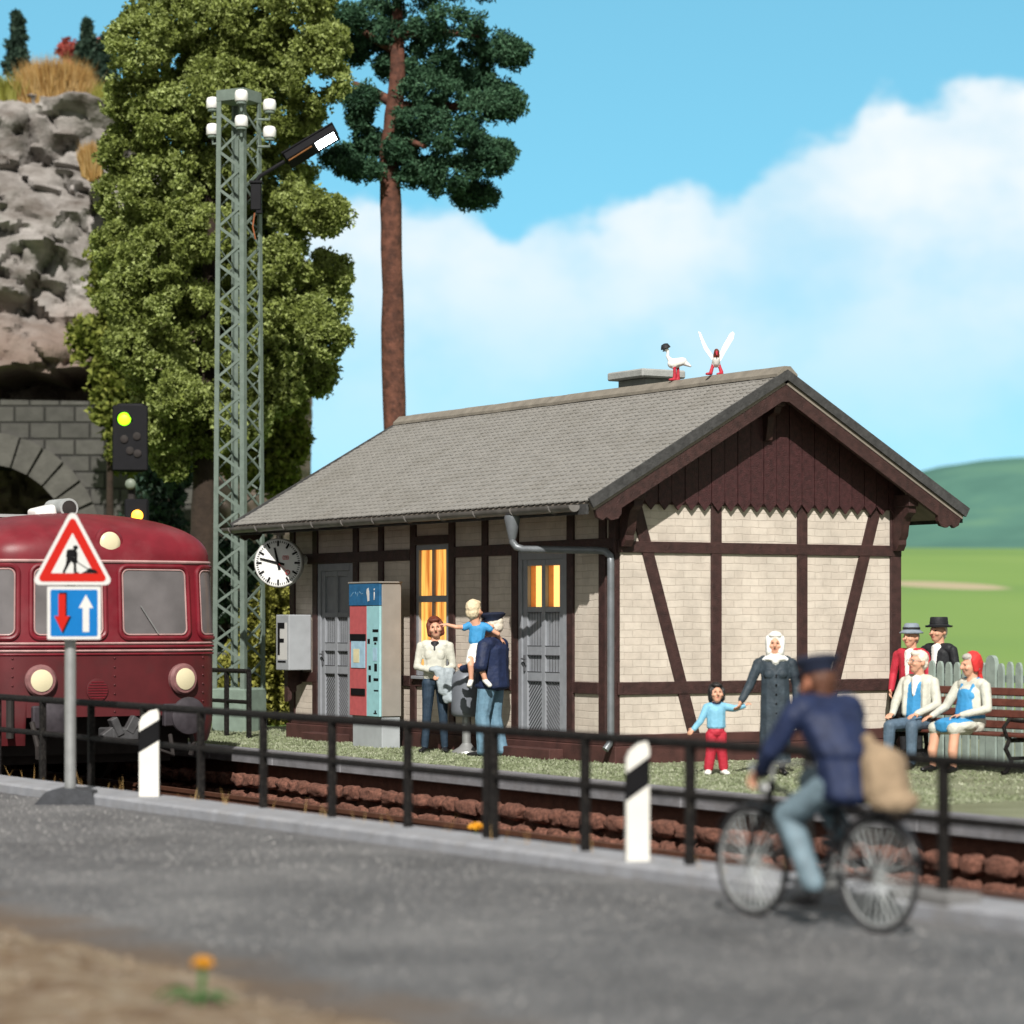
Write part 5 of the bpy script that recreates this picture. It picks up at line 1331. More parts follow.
# floodlight fixed to the mast
fl = thing('floodlight', 'lit black floodlight on a slanting arm fixed high on the lattice mast', 'floodlight', tuple(Vector((-11.75, .36, 0))+RT*.26+FW*-.22+Vector((0, 0, 8.75))), VY)
b = MB(); b.box((.04, 0, -.12), (.17, .16, .42), None, .01); b.box((.04, 0, .12), (.21, .20, .04), None, .006); b.box((.09, -.02, -.36), (.1, .1, .06), None, .01)
b.build('ballast_box', M['lamp_black'], fl, angle=25)
b = MB(); b.tube([(.04, 0, .12), (.10, 0, .22), (.50, 0, .46)], .034, 8); b.build('arm', M['lamp_black'], fl)
rm = rotm('Y', -31) @ rotm('X', -34)
b = MB(); c = Vector((.94, 0, .70))
b.box(c, (.92, .26, .15), rm, .012); b.box(c + rm @ Vector((0, 0, .085)), (.96, .30, .03), rm, .006)
hd = b.build('lamp_head', M['lamp_black'], fl, angle=25)
b = MB(); b.box(c + rm @ Vector((.24, -.02, -.078)), (.34, .17, .012), rm, .003); b.build('led_panel', M['led'], hd)
b = MB(); b.tube([c + rm @ Vector((-.44, -.1, -.1)), c + rm @ Vector((.0, -.1, -.09))], .012, 6); b.build('cable', pm('amber_cable', (.20, .08, .02, 1), .6), fl)
b = MB(); b.tube([(.02, -.05, -.38), (-.01, -.06, -.6), (.03, -.02, -.8)], .012, 6); b.build('cable', pm('copper_wire', (.30, .10, .04, 1), .5), fl)

# ------------------------------------------------------------------ light signal by the tunnel
SGD = 48.0
sgp = back((131-512)/2750*SGD, SGD, 0)
sig = thing('light_signal', 'black railway light signal showing green above a small amber lamp', 'railway signal', sgp, VY)
b = MB(); b.tube([(0, .08, -.5), (0, .08, 4.2)], .07, 10); b.build('signal_mast', M['under'], sig)
b = MB(); b.box((0, 0, 4.98), (.50, .16, 1.20), None, .05, 3); b.bx(-.31, .31, -.12, -.08, 4.4, 5.54, .08); b.build('signal_head', M['lamp_black'], sig, angle=30)
b = MB(); b.lathe([(.115, 0), (.10, -.02), (.06, -.035), (.01, -.04)], (-.10, -.125, 5.30), rotm('X', -90), 20); b.build('green_lamp', M['green_light'], sig)
b = MB(); b.tube([(-.10+.13*math.cos(a), -.2, 5.30+.13*math.sin(a)) for a in np.linspace(.2, PI-.2, 10)], .02, 6); b.build('hood', M['lamp_black'], sig)
b = MB()
for xx, zz in ((.12, 5.0), (-.1, 4.95), (.0, 4.75), (.13, 4.7)): b.lathe([(.07, 0), (.07, -.02), (.05, -.03)], (xx, -.122, zz), rotm('X', -90), 14)
b.build('dark_lenses', M['under'], sig)
b = MB(); b.ball((.0, -.06, 4.17), (.10, .06, .10), 2); b.build('white_lamp', M['pearl'], sig)
b = MB(); b.box((.1, 0, 3.66), (.42, .14, .5), None, .03); h2 = b.build('lower_head', M['lamp_black'], sig)
b = MB(); b.lathe([(.10, 0), (.09, -.03), (.01, -.05)], (.12, -.075, 3.62), rotm('X', -90), 20); b.build('amber_lamp', M['amber_light'], h2)

# ------------------------------------------------------------------ railcar
rc = thing('railcar', 'dark red old railcar with cream headlamps standing at the platform', 'railcar', (-4.20, TY, 0))
Wd, Bf, Nn, LEN = 1.59, .62, 3.4, 13.0
out_pts = []
for t in np.linspace(0, PI/2, 40):
    yy = Wd*math.sin(t)**(2/Nn); xx = Bf*(math.cos(t)**(2/Nn)-1) if t < PI/2-1e-6 else -Bf
    out_pts.append((xx, yy))
half = out_pts + [(-Bf-(LEN-Bf)*k/30, Wd) for k in range(1, 31)]
arc = [0]
for p, q in zip(half, half[1:]): arc.append(arc[-1]+math.hypot(q[0]-p[0], q[1]-p[1]))
SM = arc[-1]
def plan(s):
    a = abs(s); a = min(a, SM-1e-6)
    i = int(np.searchsorted(arc, a, side='right'))-1; i = min(i, len(half)-2)
    t = (a-arc[i])/(arc[i+1]-arc[i]+1e-9)
    x = half[i][0]+(half[i+1][0]-half[i][0])*t; y = half[i][1]+(half[i+1][1]-half[i][1])*t
    return x, math.copysign(y, s)
ZW, ZT = 2.59, 3.22
def body(s, z):
    x, y = plan(s)
    if z > ZW:
        u = min(1, (z-ZW)/(ZT-ZW)); k = max(0, 1-u**2.3)**(1/2.3)
        return Vector((x-(1-k)*1.5, y*k, z))
    if z < .55:
        u = (.55-z)/.4; return Vector((x-.10*u*u, y*(1-.03*u*u), z))
    if z > 1.55: u = (z-1.55); return Vector((x-.05*u, y*(1-.02*u), z))
    return Vector((x, y, z))
# make the shoulder continuous
def body2(s, z):
    if z <= ZW: return body(s, z)
    x, y = plan(s); u = min(1, (z-ZW)/(ZT-ZW)); k = max(0, 1-u**2.3)**(1/2.3); b0 = body(s, ZW)
    return Vector((b0.x-(1-k)*1.5*min(1, 1.0), b0.y*k, z))
def bn(s, z):
    e_ = .01; a = body2(s+e_, z)-body2(s-e_, z); c = body2(s, z+e_)-body2(s, z-e_)
    return a.cross(c).normalized()
def zlow(s): return .56 if abs(s) < 1.16 else .20
def strip(nm, zs, mat, par, low=False):
    b = MB(); ss = sorted({*np.linspace(-2.4, 2.4, 97), *np.linspace(-SM, -2.4, 22), *np.linspace(2.4, SM, 22), -1.17, -1.159, 1.159, 1.17})
    V_ = [[b.bm.verts.new(body2(s, zlow(s)+(1.47-zlow(s))*z if low else z)) for z in zs] for s in ss]
    fs = []
    for i in range(len(ss)-1):
        for j in range(len(zs)-1): fs.append(b.bm.faces.new((V_[i][j], V_[i+1][j], V_[i+1][j+1], V_[i][j+1])))
    b._faces(fs); return b.build(nm, mat, par, angle=60)
strip('lower_body', list(np.linspace(0, 1, 14)), M['train_dark'], rc, low=True)
ub = strip('upper_body', list(np.linspace(1.47, ZW, 14)), M['train_red'], rc)
rf = strip('roof', [ZW+(ZT-ZW)*math.sin(t) for t in np.linspace(0, PI/2, 22)], M['train_red'], rc)
b = MB(); b.prism([(-.9, 0), (.9, 0), (.7, .04), (-.7, .04)], (-LEN, 0, ZT-.035), (0, 1, 0), (0, 0, 1), (LEN-2.2, 0, 0)); b.build('roof_walkway', M['train_roof'], rf)
b = MB(); b.bx(-LEN, -LEN+.05, -Wd, Wd, .2, ZW); b.build('rear_wall', M['train_red'], rc)
def rrect(s0, s1, z0, z1, r, n=6):
    return rounded([(s0, z0), (s1, z0), (s1, z1), (s0, z1)], r, n)
def patch(nm, ol, off, mat, par):
    b = MB(); cs = sum(p[0] for p in ol)/len(ol); cz = sum(p[1] for p in ol)/len(ol); rings = []
    K = 7
    for k in range(K):
        f = 1-k/K
        rings.append([b.bm.verts.new(body2(cs+(p[0]-cs)*f, cz+(p[1]-cz)*f)+bn(cs+(p[0]-cs)*f, cz+(p[1]-cz)*f)*off) for p in ol])
    c = b.bm.verts.new(body2(cs, cz)+bn(cs, cz)*off); fs = []; n = len(ol)
    for A_, B_ in zip(rings, rings[1:]):
        for i in range(n): fs.append(b.bm.faces.new((A_[i], A_[(i+1) % n], B_[(i+1) % n], B_[i])))
    for i in range(n): fs.append(b.bm.faces.new((rings[-1][i], rings[-1][(i+1) % n], c)))
    b._faces(fs); return b.build(nm, mat, par, angle=60)
def dense(ol, k=3):
    o_ = []
    for p, q in zip(ol, ol[1:]+ol[:1]):
        for i in range(k): o_.append((p[0]+(q[0]-p[0])*i/k, p[1]+(q[1]-p[1])*i/k))
    return o_
wins = [(.10, 1.10), (-1.10, -.10), (1.26, 1.84), (-1.84, -1.26)] + [(2.2+1.25*i, 3.2+1.25*i) for i in range(7)] + [(-3.2-1.25*i, -2.2-1.25*i) for i in range(7)]
for a, c in wins:
    ol = dense(rrect(a+.045, c-.045, 1.61, 2.45, .08))
    w = patch('window', ol, .012, M['train_glass'], rc)
    b = MB()
    for rr, of, mt in ((.011, .014, 0), ):
        b.tube([body2(*p)+bn(*p)*of for p in ol], rr, 6, closed=True)
    b.build('window_frame', M['train_trim'], w)
    b = MB(); ol2 = dense(rrect(a+.0, c-.0, 1.565, 2.495, .11))
    b.tube([body2(*p)+bn(*p)*.004 for p in ol2], .034, 8, closed=True); b.build('window_surround', M['train_red'], w)
for zt, rr, mt in ((2.555, .022, 'train_trim'), (1.50, .016, 'train_trim'), (1.455, .020, 'train_red'), (1.405, .015, 'train_trim'), (1.36, .014, 'train_red')):
    b = MB(); ss = sorted({*np.linspace(-2.4, 2.4, 97), *np.linspace(-SM, -2.4, 10), *np.linspace(2.4, SM, 10)})
    b.tube([body2(s, zt)+bn(s, zt)*.006 for s in ss], rr, 6); b.build('trim_strip', M[mt], rc)
def disc(nm, s, z, prof_, mat, par):
    b = MB(); b.lathe(prof_, body2(s, z), align(bn(s, z)), 28); return b.build(nm, mat, par, angle=35)
for s, z, r in ((-.98, 1.03, .17), (.98, 1.03, .17), (.0, 2.79, .165)):
    if z > 2: 
        d_ = Vector((1, 0, .06)); p = body2(s, z)+Vector((-.12, 0, 0))
        b = MB(); b.lathe([(r+.03, -.35), (r+.03, .09), (r+.005, .12), (r-.03, .125)], p, align(d_), 28); rg = b.build('headlamp', M['train_red'], rc, angle=35)
        b = MB(); b.lathe([(r-.02, .12), (r-.03, .135), (r*.5, .15), (.01, .155)], p, align(d_), 28); b.build('lens', M['lamp_cream'], rg, angle=50)
    else:
        rg = disc('headlamp', s, z, [(r+.03, -.05), (r+.035, .05), (r+.01, .085), (r-.03, .09)], M['lamp_ring'], rc)
        disc('lens', s, z, [(r-.025, .08), (r-.03, .10), (r*.5, .115), (.01, .12)], M['lamp_cream'], rg)
gr = disc('grille', -.22, .90, [(.15, -.02), (.15, .016), (.135, .02)], M['train_dark'], rc)
b = MB()
for i in range(7):
    z = .80+i*.034; hw_ = math.sqrt(max(0, .135**2-(z-.90)**2)); p = body2(-.22, z); b.box((p.x+.022, p.y, z), (.012, 2*hw_, .014))
b.build('grille_bars', M['train_red'], gr)
b = MB()
for s in (-1.33, .02, 1.33):
    for i in range(7):
        z = .62+i*.115; b.ball(body2(s, z)+bn(s, z)*.004, .016, 1)
b.build('rivets', M['train_dark'], rc)
b = MB(); p0, p1 = body2(.62, 1.62)+bn(.62, 1.62)*.04, body2(.38, 1.98)+bn(.38, 1.98)*.04
b.tube([p0, p1], .009, 6); b.build('wiper', M['galv'], rc)
for y in (-.90, .90):
    b = MB(); b.tube([(-.05, y, .56), (.32, y, .56)], .10, 14); b.lathe([(.0001, .02), (.17, .0), (.235, -.02), (.245, -.045), (.22, -.07), (.11, -.09)][::-1], (.40, y, .56), align((1, 0, 0)), 28)
    b.box((.02, y, .56), (.10, .42, .30), None, .02); b.build('buffer', M['buffer'], rc, angle=30)
b = MB(); b.box((.18, 0, .34), (.5, .36, .16), None, .02); b.box((.38, -.12, .44), (.14, .10, .24), rotm('X', 25), .01); b.box((.38, .1, .46), (.12, .12, .22), rotm('X', -30), .01); b.box((.34, -.18, .36), (.12, .24, .12), rotm('X', 35), .01)
cg = b.build('coupling', pm('coupling_grey', (.055, .055, .058, 1), .6, .3, 9), rc, angle=25)
for pts_, rr in (([(.0, .45, .5), (.2, .47, .15), (.2, .75, .05), (.0, .8, .3)], .03), ([(.05, 1.0, .50), (.24, 1.02, .20), (.2, 1.0, .05)], .035), ([(.05, -1.12, .50), (.24, -1.12, .20), (.2, -1.1, .05)], .035), ([(-.10, -1.36, .3), (-.10, -1.36, .85)], .05)):
    b = MB(); b.tube(pts_, rr, 8); b.build('brake_hose', M['under'], rc)
b = MB(); b.bx(-LEN+.1, -.9, -1.2, 1.2, -.08, .18); b.bx(-.75, -.55, -1.3, 1.3, .05, .8); b.build('underframe', M['under'], rc)
for x in (-2.2, -10.2):
    b = MB()
    for y in (-.74, .74): b.lathe([(.40, -.06), (.43, -.05), (.43, -.02), (.40, 0), (.40, .06), (.1, .06)], (x, y, .06), align((0, 1, 0)), 28)
    b.tube([(x, -.74, .06), (x, .74, .06)], .07, 10); b.build('wheelset', M['under'], rc, angle=30)
b = MB(); b.tube([(-1.95, -.06, 3.29), (-1.35, -.06, 3.29)], [.13, .13], 16); b.build('vent', M['train_roof'], rc, angle=40)
b = MB(); b.lathe([(.10, 0), (.10, .01), (.02, .012)], (-1.352, -.06, 3.29), align((1, 0, 0)), 16); b.build('vent_opening', M['under'], rc)
b = MB(); b.box((-1.55, -.36, 3.22), (.35, .3, .18), rotm('X', 14), .05, 3); b.build('roof_fitting', M['porcelain'], rc)
b = MB(); b.box((-2.4, -1.0, 3.05), (.4, .36, .14), rotm('X', 24), .04, 3); b.build('roof_fitting', M['porcelain'], rc)

# ------------------------------------------------------------------ fences and bench
def picket(name, label, x0, x1, y, ztop, group=None):
    t = thing(name, label, 'fence', (x0, y, 0), 0, group)
    x = 0.05; pb = MB()
    while x < x1-x0:
        w = .105; big = abs((x+.35) % 1.45) < .13
        b = MB() if big else pb
        h = ztop+(.09 if big else random.uniform(-.015, .015)); ww = w*(1.7 if big else 1)/2
        b.prism([(-ww, 0), (ww, 0), (ww, h-.09), (ww*.8, h-.035), (ww*.4, h-.006), (0, h), (-ww*.4, h-.006), (-ww*.8, h-.035), (-ww, h-.09)], (x, -.02-(.012 if big else 0), 0), (1, 0, 0), (0, 0, 1), (0, .035+(.03 if big else 0), 0))
        if big: b.build('post', M['fence_wood'], t, angle=25)
        x += .165 if not big else .175
    pb.build('picket_panel', M['fence_wood'], t, angle=25)
    for z in (.35, ztop-.2):
        b = MB(); b.bx(0, x1-x0, .018, .06, z-.045, z+.045, .005); b.build('rail', M['fence_wood'], t, angle=25)
    return t
picket('picket_fence', 'grey green picket fence standing behind the bench at the gable corner', 1.3, 7.4, 3.95, 1.27)
t = thing('wooden_fence', 'low dark board fence seen between mast and station house', 'fence', (-17, 1.9, 0), 4)
b = MB(); b.bx(0, 8.2, -.03, .03, 1.06, 1.22, .01); b.build('rail', pm('fence_dark_grey', (.10, .105, .105, 1), .8, .3, 6, .3, 30), t)
for i in range(15):
    b = MB(); b.bx(.3+i*.55, .3+i*.55+.12, -.07, -.03, 0, 1.1, .01); b.build('post', M['timber'], t)

bc = thing('park_bench', 'brown slatted park bench with black iron legs at the gable end', 'bench', (2.05, 2.78, 0), 0)
BL = 2.75
b = MB()
for z, y in ((.55, .30), (.68, .335), (.81, .37), (.94, .40)): b.box((BL/2, y, z), (BL, .035, .095), rotm('X', -14), .008)
b.build('backrest', M['bench_wood'], bc, angle=25)
b = MB()
for i, y in enumerate((-.18, -.07, .04, .15, .25)): b.box((BL/2, y, .455-(.02 if y > .2 else 0)), (BL, .09, .035), None, .008)
b.build('seat', M['bench_wood'], bc, angle=25)
for x in (.28, BL-.42):
    b = MB(); b.tube([(x, -.22, .44), (x, -.16, .40), (x, .22, .40), (x, .28, .44), (x, .36, .70), (x, .43, .98)], .028, 8)
    b.tube([(x, -.19, .41), (x, -.25, .30), (x, -.16, .16), (x, -.24, .03), (x, -.30, .02)], .027, 8); b.tube([(x, .24, .41), (x, .27, .25), (x, .24, .12), (x, .36, .02)], .027, 8); b.tube([(x, -.19, .19), (x, .25, .19)], .02, 8)
    b.tube([(x, -.23, .43), (x, -.28, .55), (x, -.20, .64), (x, .0, .62), (x, .32, .64)], .024, 8)
    b.build('leg', M['iron'], bc)
SKY_TINT = (.90, 1.52, 1.24, 1); CLOUD = (5.4, 5.65, 5.75, 1); FILL_VEIL = (2.25, 2.05, 1.8, 1)
# ------------------------------------------------------------------ cliff above the tunnel
CD = 61.0
def cliff_pt(u, v):
    xr = -24 + 19.1*u
    prof_top = 13.6 - .5*max(0, xr+9.5)**1.25 if xr > -9.5 else 13.6 + .25*math.sin(xr)
    prof_top = max(prof_top, 5.0)
    if v <= .62:
        t = v/.62; z = prof_top*t - .6*(1-t)
        d = CD + 1.5*t*t
        # overhanging brow above the portal, hollow below it
        if xr < -8.0:
            wgt = min(1, (-8.0-xr)/1.2)
            if z < 7.3: d += wgt*(2.6 if z > 6.9 else 2.6)
            elif z < 8.9: d += wgt*(-.75+.5*(z-7.3))
    else:
        t = (v-.62)/.38; z = prof_top + .9*t; d = CD + 1.5 + 14*t
    # right flank turns away
    if xr > -6.6: d += ((xr+6.6)/1.75)**2*6
    st_ = noise.noise(Vector((xr*.25+z*.25, z*1.5, 9)))
    amp = 1.0 if v <= .64 else .35
    fl_ = max(0., min(1., (-4.9-xr)/1.2))
    n_ = noise.fractal(Vector((xr*.32+z*.12, z*.42, 1.5)), .9, 2.1, 7)
    r1 = noise.ridged_multi_fractal(Vector((xr*.30+5, z*.38+xr*.1, 4)), .9, 2.2, 5, 1.0, 2.0)
    r2 = noise.ridged_multi_fractal(Vector((xr*.95, z*1.5+xr*.3, 7)), .9, 2.2, 4, 1.0, 2.0)
    def blocks(sc, sz, seed, tilt, crack, wdt):
        p_ = Vector((xr*sc+.35*noise.noise(Vector((xr*.5, z*.5, seed))), z*sz+.25*xr*sc+.35*noise.noise(Vector((z*.6, xr*.4, seed+5))), seed))
        ds, pt_ = noise.voronoi(p_)
        c_ = pt_[0]; h1, h2, h3 = (noise.cell(Vector((c_.x*17+.37*i, c_.y*13, c_.z*11+i*3.1)))  for i in range(3))
        dl = p_-c_; ck = max(0., 1-(ds[1]-ds[0])/wdt)
        return .5*h1 + tilt*(dl.x*h2+dl.y*h3) - crack*ck*ck
    d -= amp*(.30+.7*fl_)*(  .5*blocks(.42, .62, 1.0, 1.5, .22, .10) + .30*blocks(1.2, 1.9, 4.0, 1.2, .45, .16))
    d -= amp*(.30+.7*fl_)*.42*(1.0*n_ + .85*(r1-1) + .38*(r2-1) + .22*st_)
    z += amp*.20*noise.noise(Vector((xr*1.2, z*1.2, 20)))
    return back(xr, d, z)
b = MB(); b.grid(230, 220, cliff_pt)
rockm, nt, bs, tc = new_mat('cliff_rock'); N, L = nt.nodes, nt.links
n1 = N.new('ShaderNodeTexNoise'); n1.inputs['Scale'].default_value = .8; n1.inputs['Detail'].default_value = 9; n1.inputs['Roughness'].default_value = .65
mp = N.new('ShaderNodeMapping'); mp.inputs['Scale'].default_value = (1, 1, 2.2); L.new(tc.outputs['Object'], mp.inputs[0]); L.new(mp.outputs[0], n1.inputs['Vector'])
cr = N.new('ShaderNodeValToRGB'); e = cr.color_ramp.elements; e.new(.5); e.new(.6)
for q, (p, c) in zip(e, [(.3, (.07, .055, .045, 1)), (.45, (.17, .155, .143, 1)), (.58, (.26, .243, .23, 1)), (.72, (.36, .34, .325, 1))]): q.position = p; q.color = c
L.new(n1.outputs['Fac'], cr.inputs[0])
# warm brown earth seam low down
sx = N.new('ShaderNodeSeparateXYZ'); L.new(tc.outputs['Object'], sx.inputs[0])
n2 = N.new('ShaderNodeTexNoise'); n2.inputs['Scale'].default_value = .7; n2.inputs['Detail'].default_value = 5; L.new(tc.outputs['Object'], n2.inputs['Vector'])
ma = N.new('ShaderNodeMath'); ma.operation = 'MULTIPLY_ADD'; ma.inputs[1].default_value = 2.6; L.new(n2.outputs['Fac'], ma.inputs[0]); L.new(sx.outputs[2], ma.inputs[2])
mr = N.new('ShaderNodeMapRange'); mr.inputs[1].default_value = 10.6; mr.inputs[2].default_value = 9.4; mr.inputs[3].default_value = 0; mr.inputs[4].default_value = .75; L.new(ma.outputs[0], mr.inputs[0])
mx = N.new('ShaderNodeMix'); mx.data_type = 'RGBA'; mx.blend_type = 'MIX'; mx.inputs[7].default_value = (.165, .115, .09, 1)
L.new(mr.outputs[0], mx.inputs[0]); L.new(cr.outputs[0], mx.inputs[6]); L.new(mx.outputs[2], bs.inputs['Base Color']); bs.inputs['Roughness'].default_value = .95
bp = N.new('ShaderNodeBump'); bp.inputs['Strength'].default_value = 1; bp.inputs['Distance'].default_value = .12; nb = N.new('ShaderNodeTexNoise'); nb.inputs['Scale'].default_value = 3; nb.inputs['Detail'].default_value = 8
L.new(tc.outputs['Object'], nb.inputs['Vector']); L.new(nb.outputs['Fac'], bp.inputs['Height']); L.new(bp.outputs['Normal'], bs.inputs['Normal'])
struct(b.build('cliff', rockm, angle=50))

# tunnel portal of dressed stone
pc = back(-11.55, 60.2, 0)
tp_ = thing('tunnel_portal', 'dark grey dressed stone tunnel portal with arch below the cliff', 'tunnel portal', pc, VY)
RA, ZA = 1.95, 3.3
b = MB()
ol = [(-7, -.8), (-RA, -.8), (-RA, ZA)] + [(-RA*math.cos(a), ZA+RA*math.sin(a)) for a in np.linspace(0, PI, 25)[1:-1]] + [(RA, ZA), (RA, -.8), (5.3, -.8), (5.0, 3.5), (4.6, 6.55), (-7, 6.75)]
b.prism(ol, (0, 0, 0), (1, 0, 0), (0, 0, 1), (0, 1.2, 0))
b.build('wall', stone_mat('portal_stone', .66, .36, (.072, .070, .063, 1), (.050, .049, .044, 1), (.022, .021, .019, 1)), tp_, angle=30)
b = MB(); n = 15
for i in range(n):
    a0, a1 = PI*i/n+.012, PI*(i+1)/n-.012
    R1 = RA+.66
    pts = [(-RA*math.cos(a0)*.985, ZA+RA*math.sin(a0)*.985), (-RA*math.cos(a1)*.985, ZA+RA*math.sin(a1)*.985), (-R1*math.cos(a1), ZA+R1*math.sin(a1)), (-R1*math.cos((a0+a1)/2)*1.004, ZA+R1*math.sin((a0+a1)/2)*1.004), (-R1*math.cos(a0), ZA+R1*math.sin(a0))]
    b.prism(pts, (0, -.09-random.uniform(0, .02), 0), (1, 0, 0), (0, 0, 1), (0, .3, 0))
for s in (-1, 1):
    for k in range(7): b.bx(s*(RA-.03), s*(RA+.66), -.09-random.uniform(0, .02), .2, -.6+k*.555, -.06+k*.555, .02)
b.build('arch_stones', pm('arch_stone', (.078, .075, .068, 1), .9, .3, 3, .8, 12), tp_, angle=25)
b = MB(); b.bx(-RA-.5, RA+.5, -1.5, 14, -.9, .75); b.build('tunnel_floor', pm('tunnel_floor_dark', (.012, .011, .01, 1), 1), tp_)  # near-black colour paints the tunnel's darkness onto the floor
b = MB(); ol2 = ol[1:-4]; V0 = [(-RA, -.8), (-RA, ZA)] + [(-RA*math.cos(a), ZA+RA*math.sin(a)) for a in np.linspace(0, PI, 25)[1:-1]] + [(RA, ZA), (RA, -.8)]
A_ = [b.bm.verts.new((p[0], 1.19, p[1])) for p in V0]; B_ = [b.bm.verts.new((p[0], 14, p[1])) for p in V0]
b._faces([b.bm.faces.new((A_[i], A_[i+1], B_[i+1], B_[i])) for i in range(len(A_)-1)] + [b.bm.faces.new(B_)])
b.build('tunnel_lining', pm('tunnel_dark', (.012, .012, .012, 1), 1), tp_, angle=40)  # darkness of the unlit tube is put into the lining colour

# ------------------------------------------------------------------ trees
def trunk_mesh(pts, rads, name, mat, parent, n=14, rough=.12):
    b = MB(); P_ = []
    # finer path
    fine = []; fr = []
    for (p, q), (r0, r1) in zip(zip(pts, pts[1:]), zip(rads, rads[1:])):
        for k in range(6): t = k/6; fine.append(Vector(p).lerp(Vector(q), t)); fr.append(r0+(r1-r0)*t)
    fine.append(Vector(pts[-1])); fr.append(rads[-1])
    b.tube(fine, fr, n)
    for v in b.bm.verts:
        f_ = noise.noise(v.co*3.1)*rough+noise.noise(v.co*9)*rough*.5
        c = min(fine, key=lambda q_: (q_-v.co).length_squared); v.co = c+(v.co-c)*(1+f_*1.6)
    return b.build(name, mat, parent, angle=180)

# the big olive leaved tree beside the cliff
tb = back(-5.65, 50.0, 0)
bt = thing('broadleaf_tree', 'big olive green broadleaf tree with billowing crown behind the lattice mast', 'tree', tb, VY)
trunk_mesh([(0, 0, -.2), (-.05, 0, 1.5), (.05, .1, 3.4), (.1, .1, 6), (.2, .1, 9), (.25, .1, 12)], [.42, .30, .26, .22, .15, .06], 'trunk', M['bark'], bt)
for (a, z, l, up) in ((200, 7.6, 1.0, 1.0), (340, 8.6, 1.0, 1.0), (80, 6.5, .9, 1.0)):
    c_, s_ = math.cos(R(a)), math.sin(R(a))
    trunk_mesh([(.05, .1, z), (.05+c_*l*.5, .1+s_*l*.5, z+up*.4), (.05+c_*l, .1+s_*l, z+up)], [.13, .09, .04], 'limb', M['bark'], bt, 8)
# outline read from the photograph at the tree's own distance: (px, py, radius px) at 55 px per metre
blobs = []
def bp_(px, py, r, dy=0.0): blobs.append((((215+(px-215)*1.06-201)/55, dy, 1.8+(620-py)/55), (r/55, r/55*.95, r/55*.85)))
for px_, py_, r_ in ((150, 60, 42), (195, 28, 46), (250, 20, 46), (215, 70, 44), (275, 60, 44), (312, 85, 40), (140, 100, 42), (128, 150, 38), (180, 125, 46), (240, 110, 44), (290, 120, 36), (318, 60, 30),
                   (132, 195, 40), (175, 190, 46), (230, 170, 44), (296, 205, 40), (320, 225, 26), (128, 250, 36), (165, 262, 46), (215, 240, 48), (280, 262, 42), (322, 268, 28), (320, 300, 30), (140, 305, 36), (185, 320, 48), (240, 300, 46), (295, 322, 42), (318, 345, 28),
                   (140, 350, 30), (165, 372, 38), (215, 370, 44), (265, 365, 42), (310, 375, 28), (185, 405, 34), (225, 410, 36), (285, 400, 30), (165, 430, 30), (205, 440, 30), (245, 430, 30), (180, 460, 22), (190, -20, 50), (250, -30, 50), (300, 10, 36)):
    dep = random.uniform(-1.1, .4) - .4*(1-abs(px_-215)/130)
    bp_(px_+random.uniform(-5, 5), py_+random.uniform(-5, 5), r_*random.uniform(.66, .84), dep)
for k_ in range(36): blobs.append((((150+130*((k_*.618) % 1)-201)/55, random.uniform(.5, 1.2), 5.4+.22*k_), (.62, .5, .55)))
Pt = clump_points(blobs, 60, 62, .15, .78)
leaves('crown', Pt, .062, M['leaf_olive'], bt, star=2, elong=1.7)

# tall pine behind the station roof
pb_ = back(-2.22, 52.0, 0)
pt = thing('pine_tree', 'tall pine with bare reddish trunk and dark green crown behind the station roof', 'tree', pb_, VY)
trunk_mesh([(.06, 0, -.3), (.02, 0, 4), (-.04, 0, 8), (-.10, 0, 10.5), (.06, 0, 12.2), (.05, 0, 14.5)], [.26, .23, .21, .19, .15, .06], 'trunk', M['bark_pine'], pt, 16, .10)
for x0, z0, x1, z1, y1 in ((-.08, 10.15, -.95, 10.35, -.1), (-.08, 11.6, -.8, 12.0, .2), (0, 12.9, 1.6, 12.8, -.2), (0, 11.5, 1.9, 11.4, -.3), (-.05, 10.5, 1.4, 10.3, -.3), (0, 12.6, -1.1, 13.1, .1), (.05, 13.6, 1.2, 14.0, .2), (-.05, 10.9, .6, 10.6, -.9)):
    trunk_mesh([(x0, 0, z0), ((x0+x1)/2, y1*.5, (z0+z1)/2+.04), (x1, y1, z1)], [.11, .08, .04], 'limb', M['bark_pine'], pt, 8)
bl2 = []
def pp_(px, py, rx, rz, dy): bl2.append((((px-394)/53, dy, 1.8+(620-py)/53), (rx/53*.9, rx/53*.8, rz/53*.82)))
for px_, py_, rx, rz in ((370, 10, 34, 16), (420, -6, 40, 18), (470, -12, 34, 16), (400, 34, 40, 16), (448, 30, 40, 18), (490, 44, 32, 18), (512, 52, 16, 14), (430, 62, 34, 16), (478, 74, 30, 14), (500, 96, 26, 14), (428, 92, 32, 16), (462, 112, 40, 18), (505, 108, 20, 13), (420, 122, 30, 15), (455, 140, 38, 18), (488, 160, 26, 20), (448, 176, 36, 22), (474, 190, 24, 14), (420, 168, 30, 18), (500, 150, 14, 12), (354, 46, 20, 14), (345, 20, 26, 14), (362, 100, 16, 12), (370, 140, 18, 14), (340, 155, 18, 10), (360, 172, 22, 9), (360, 118, 10, 14), (392, 60, 20, 12), (402, 150, 20, 14)):
    pp_(px_, py_, rx, rz, random.uniform(-.5, .5)-(.25 if 400 < px_ < 470 else 0))
Pp = clump_points(bl2, 50, 46, .14, .66)
leaves('crown', Pp, .070, M['leaf_pine'], pt, star=3, elong=3.4)

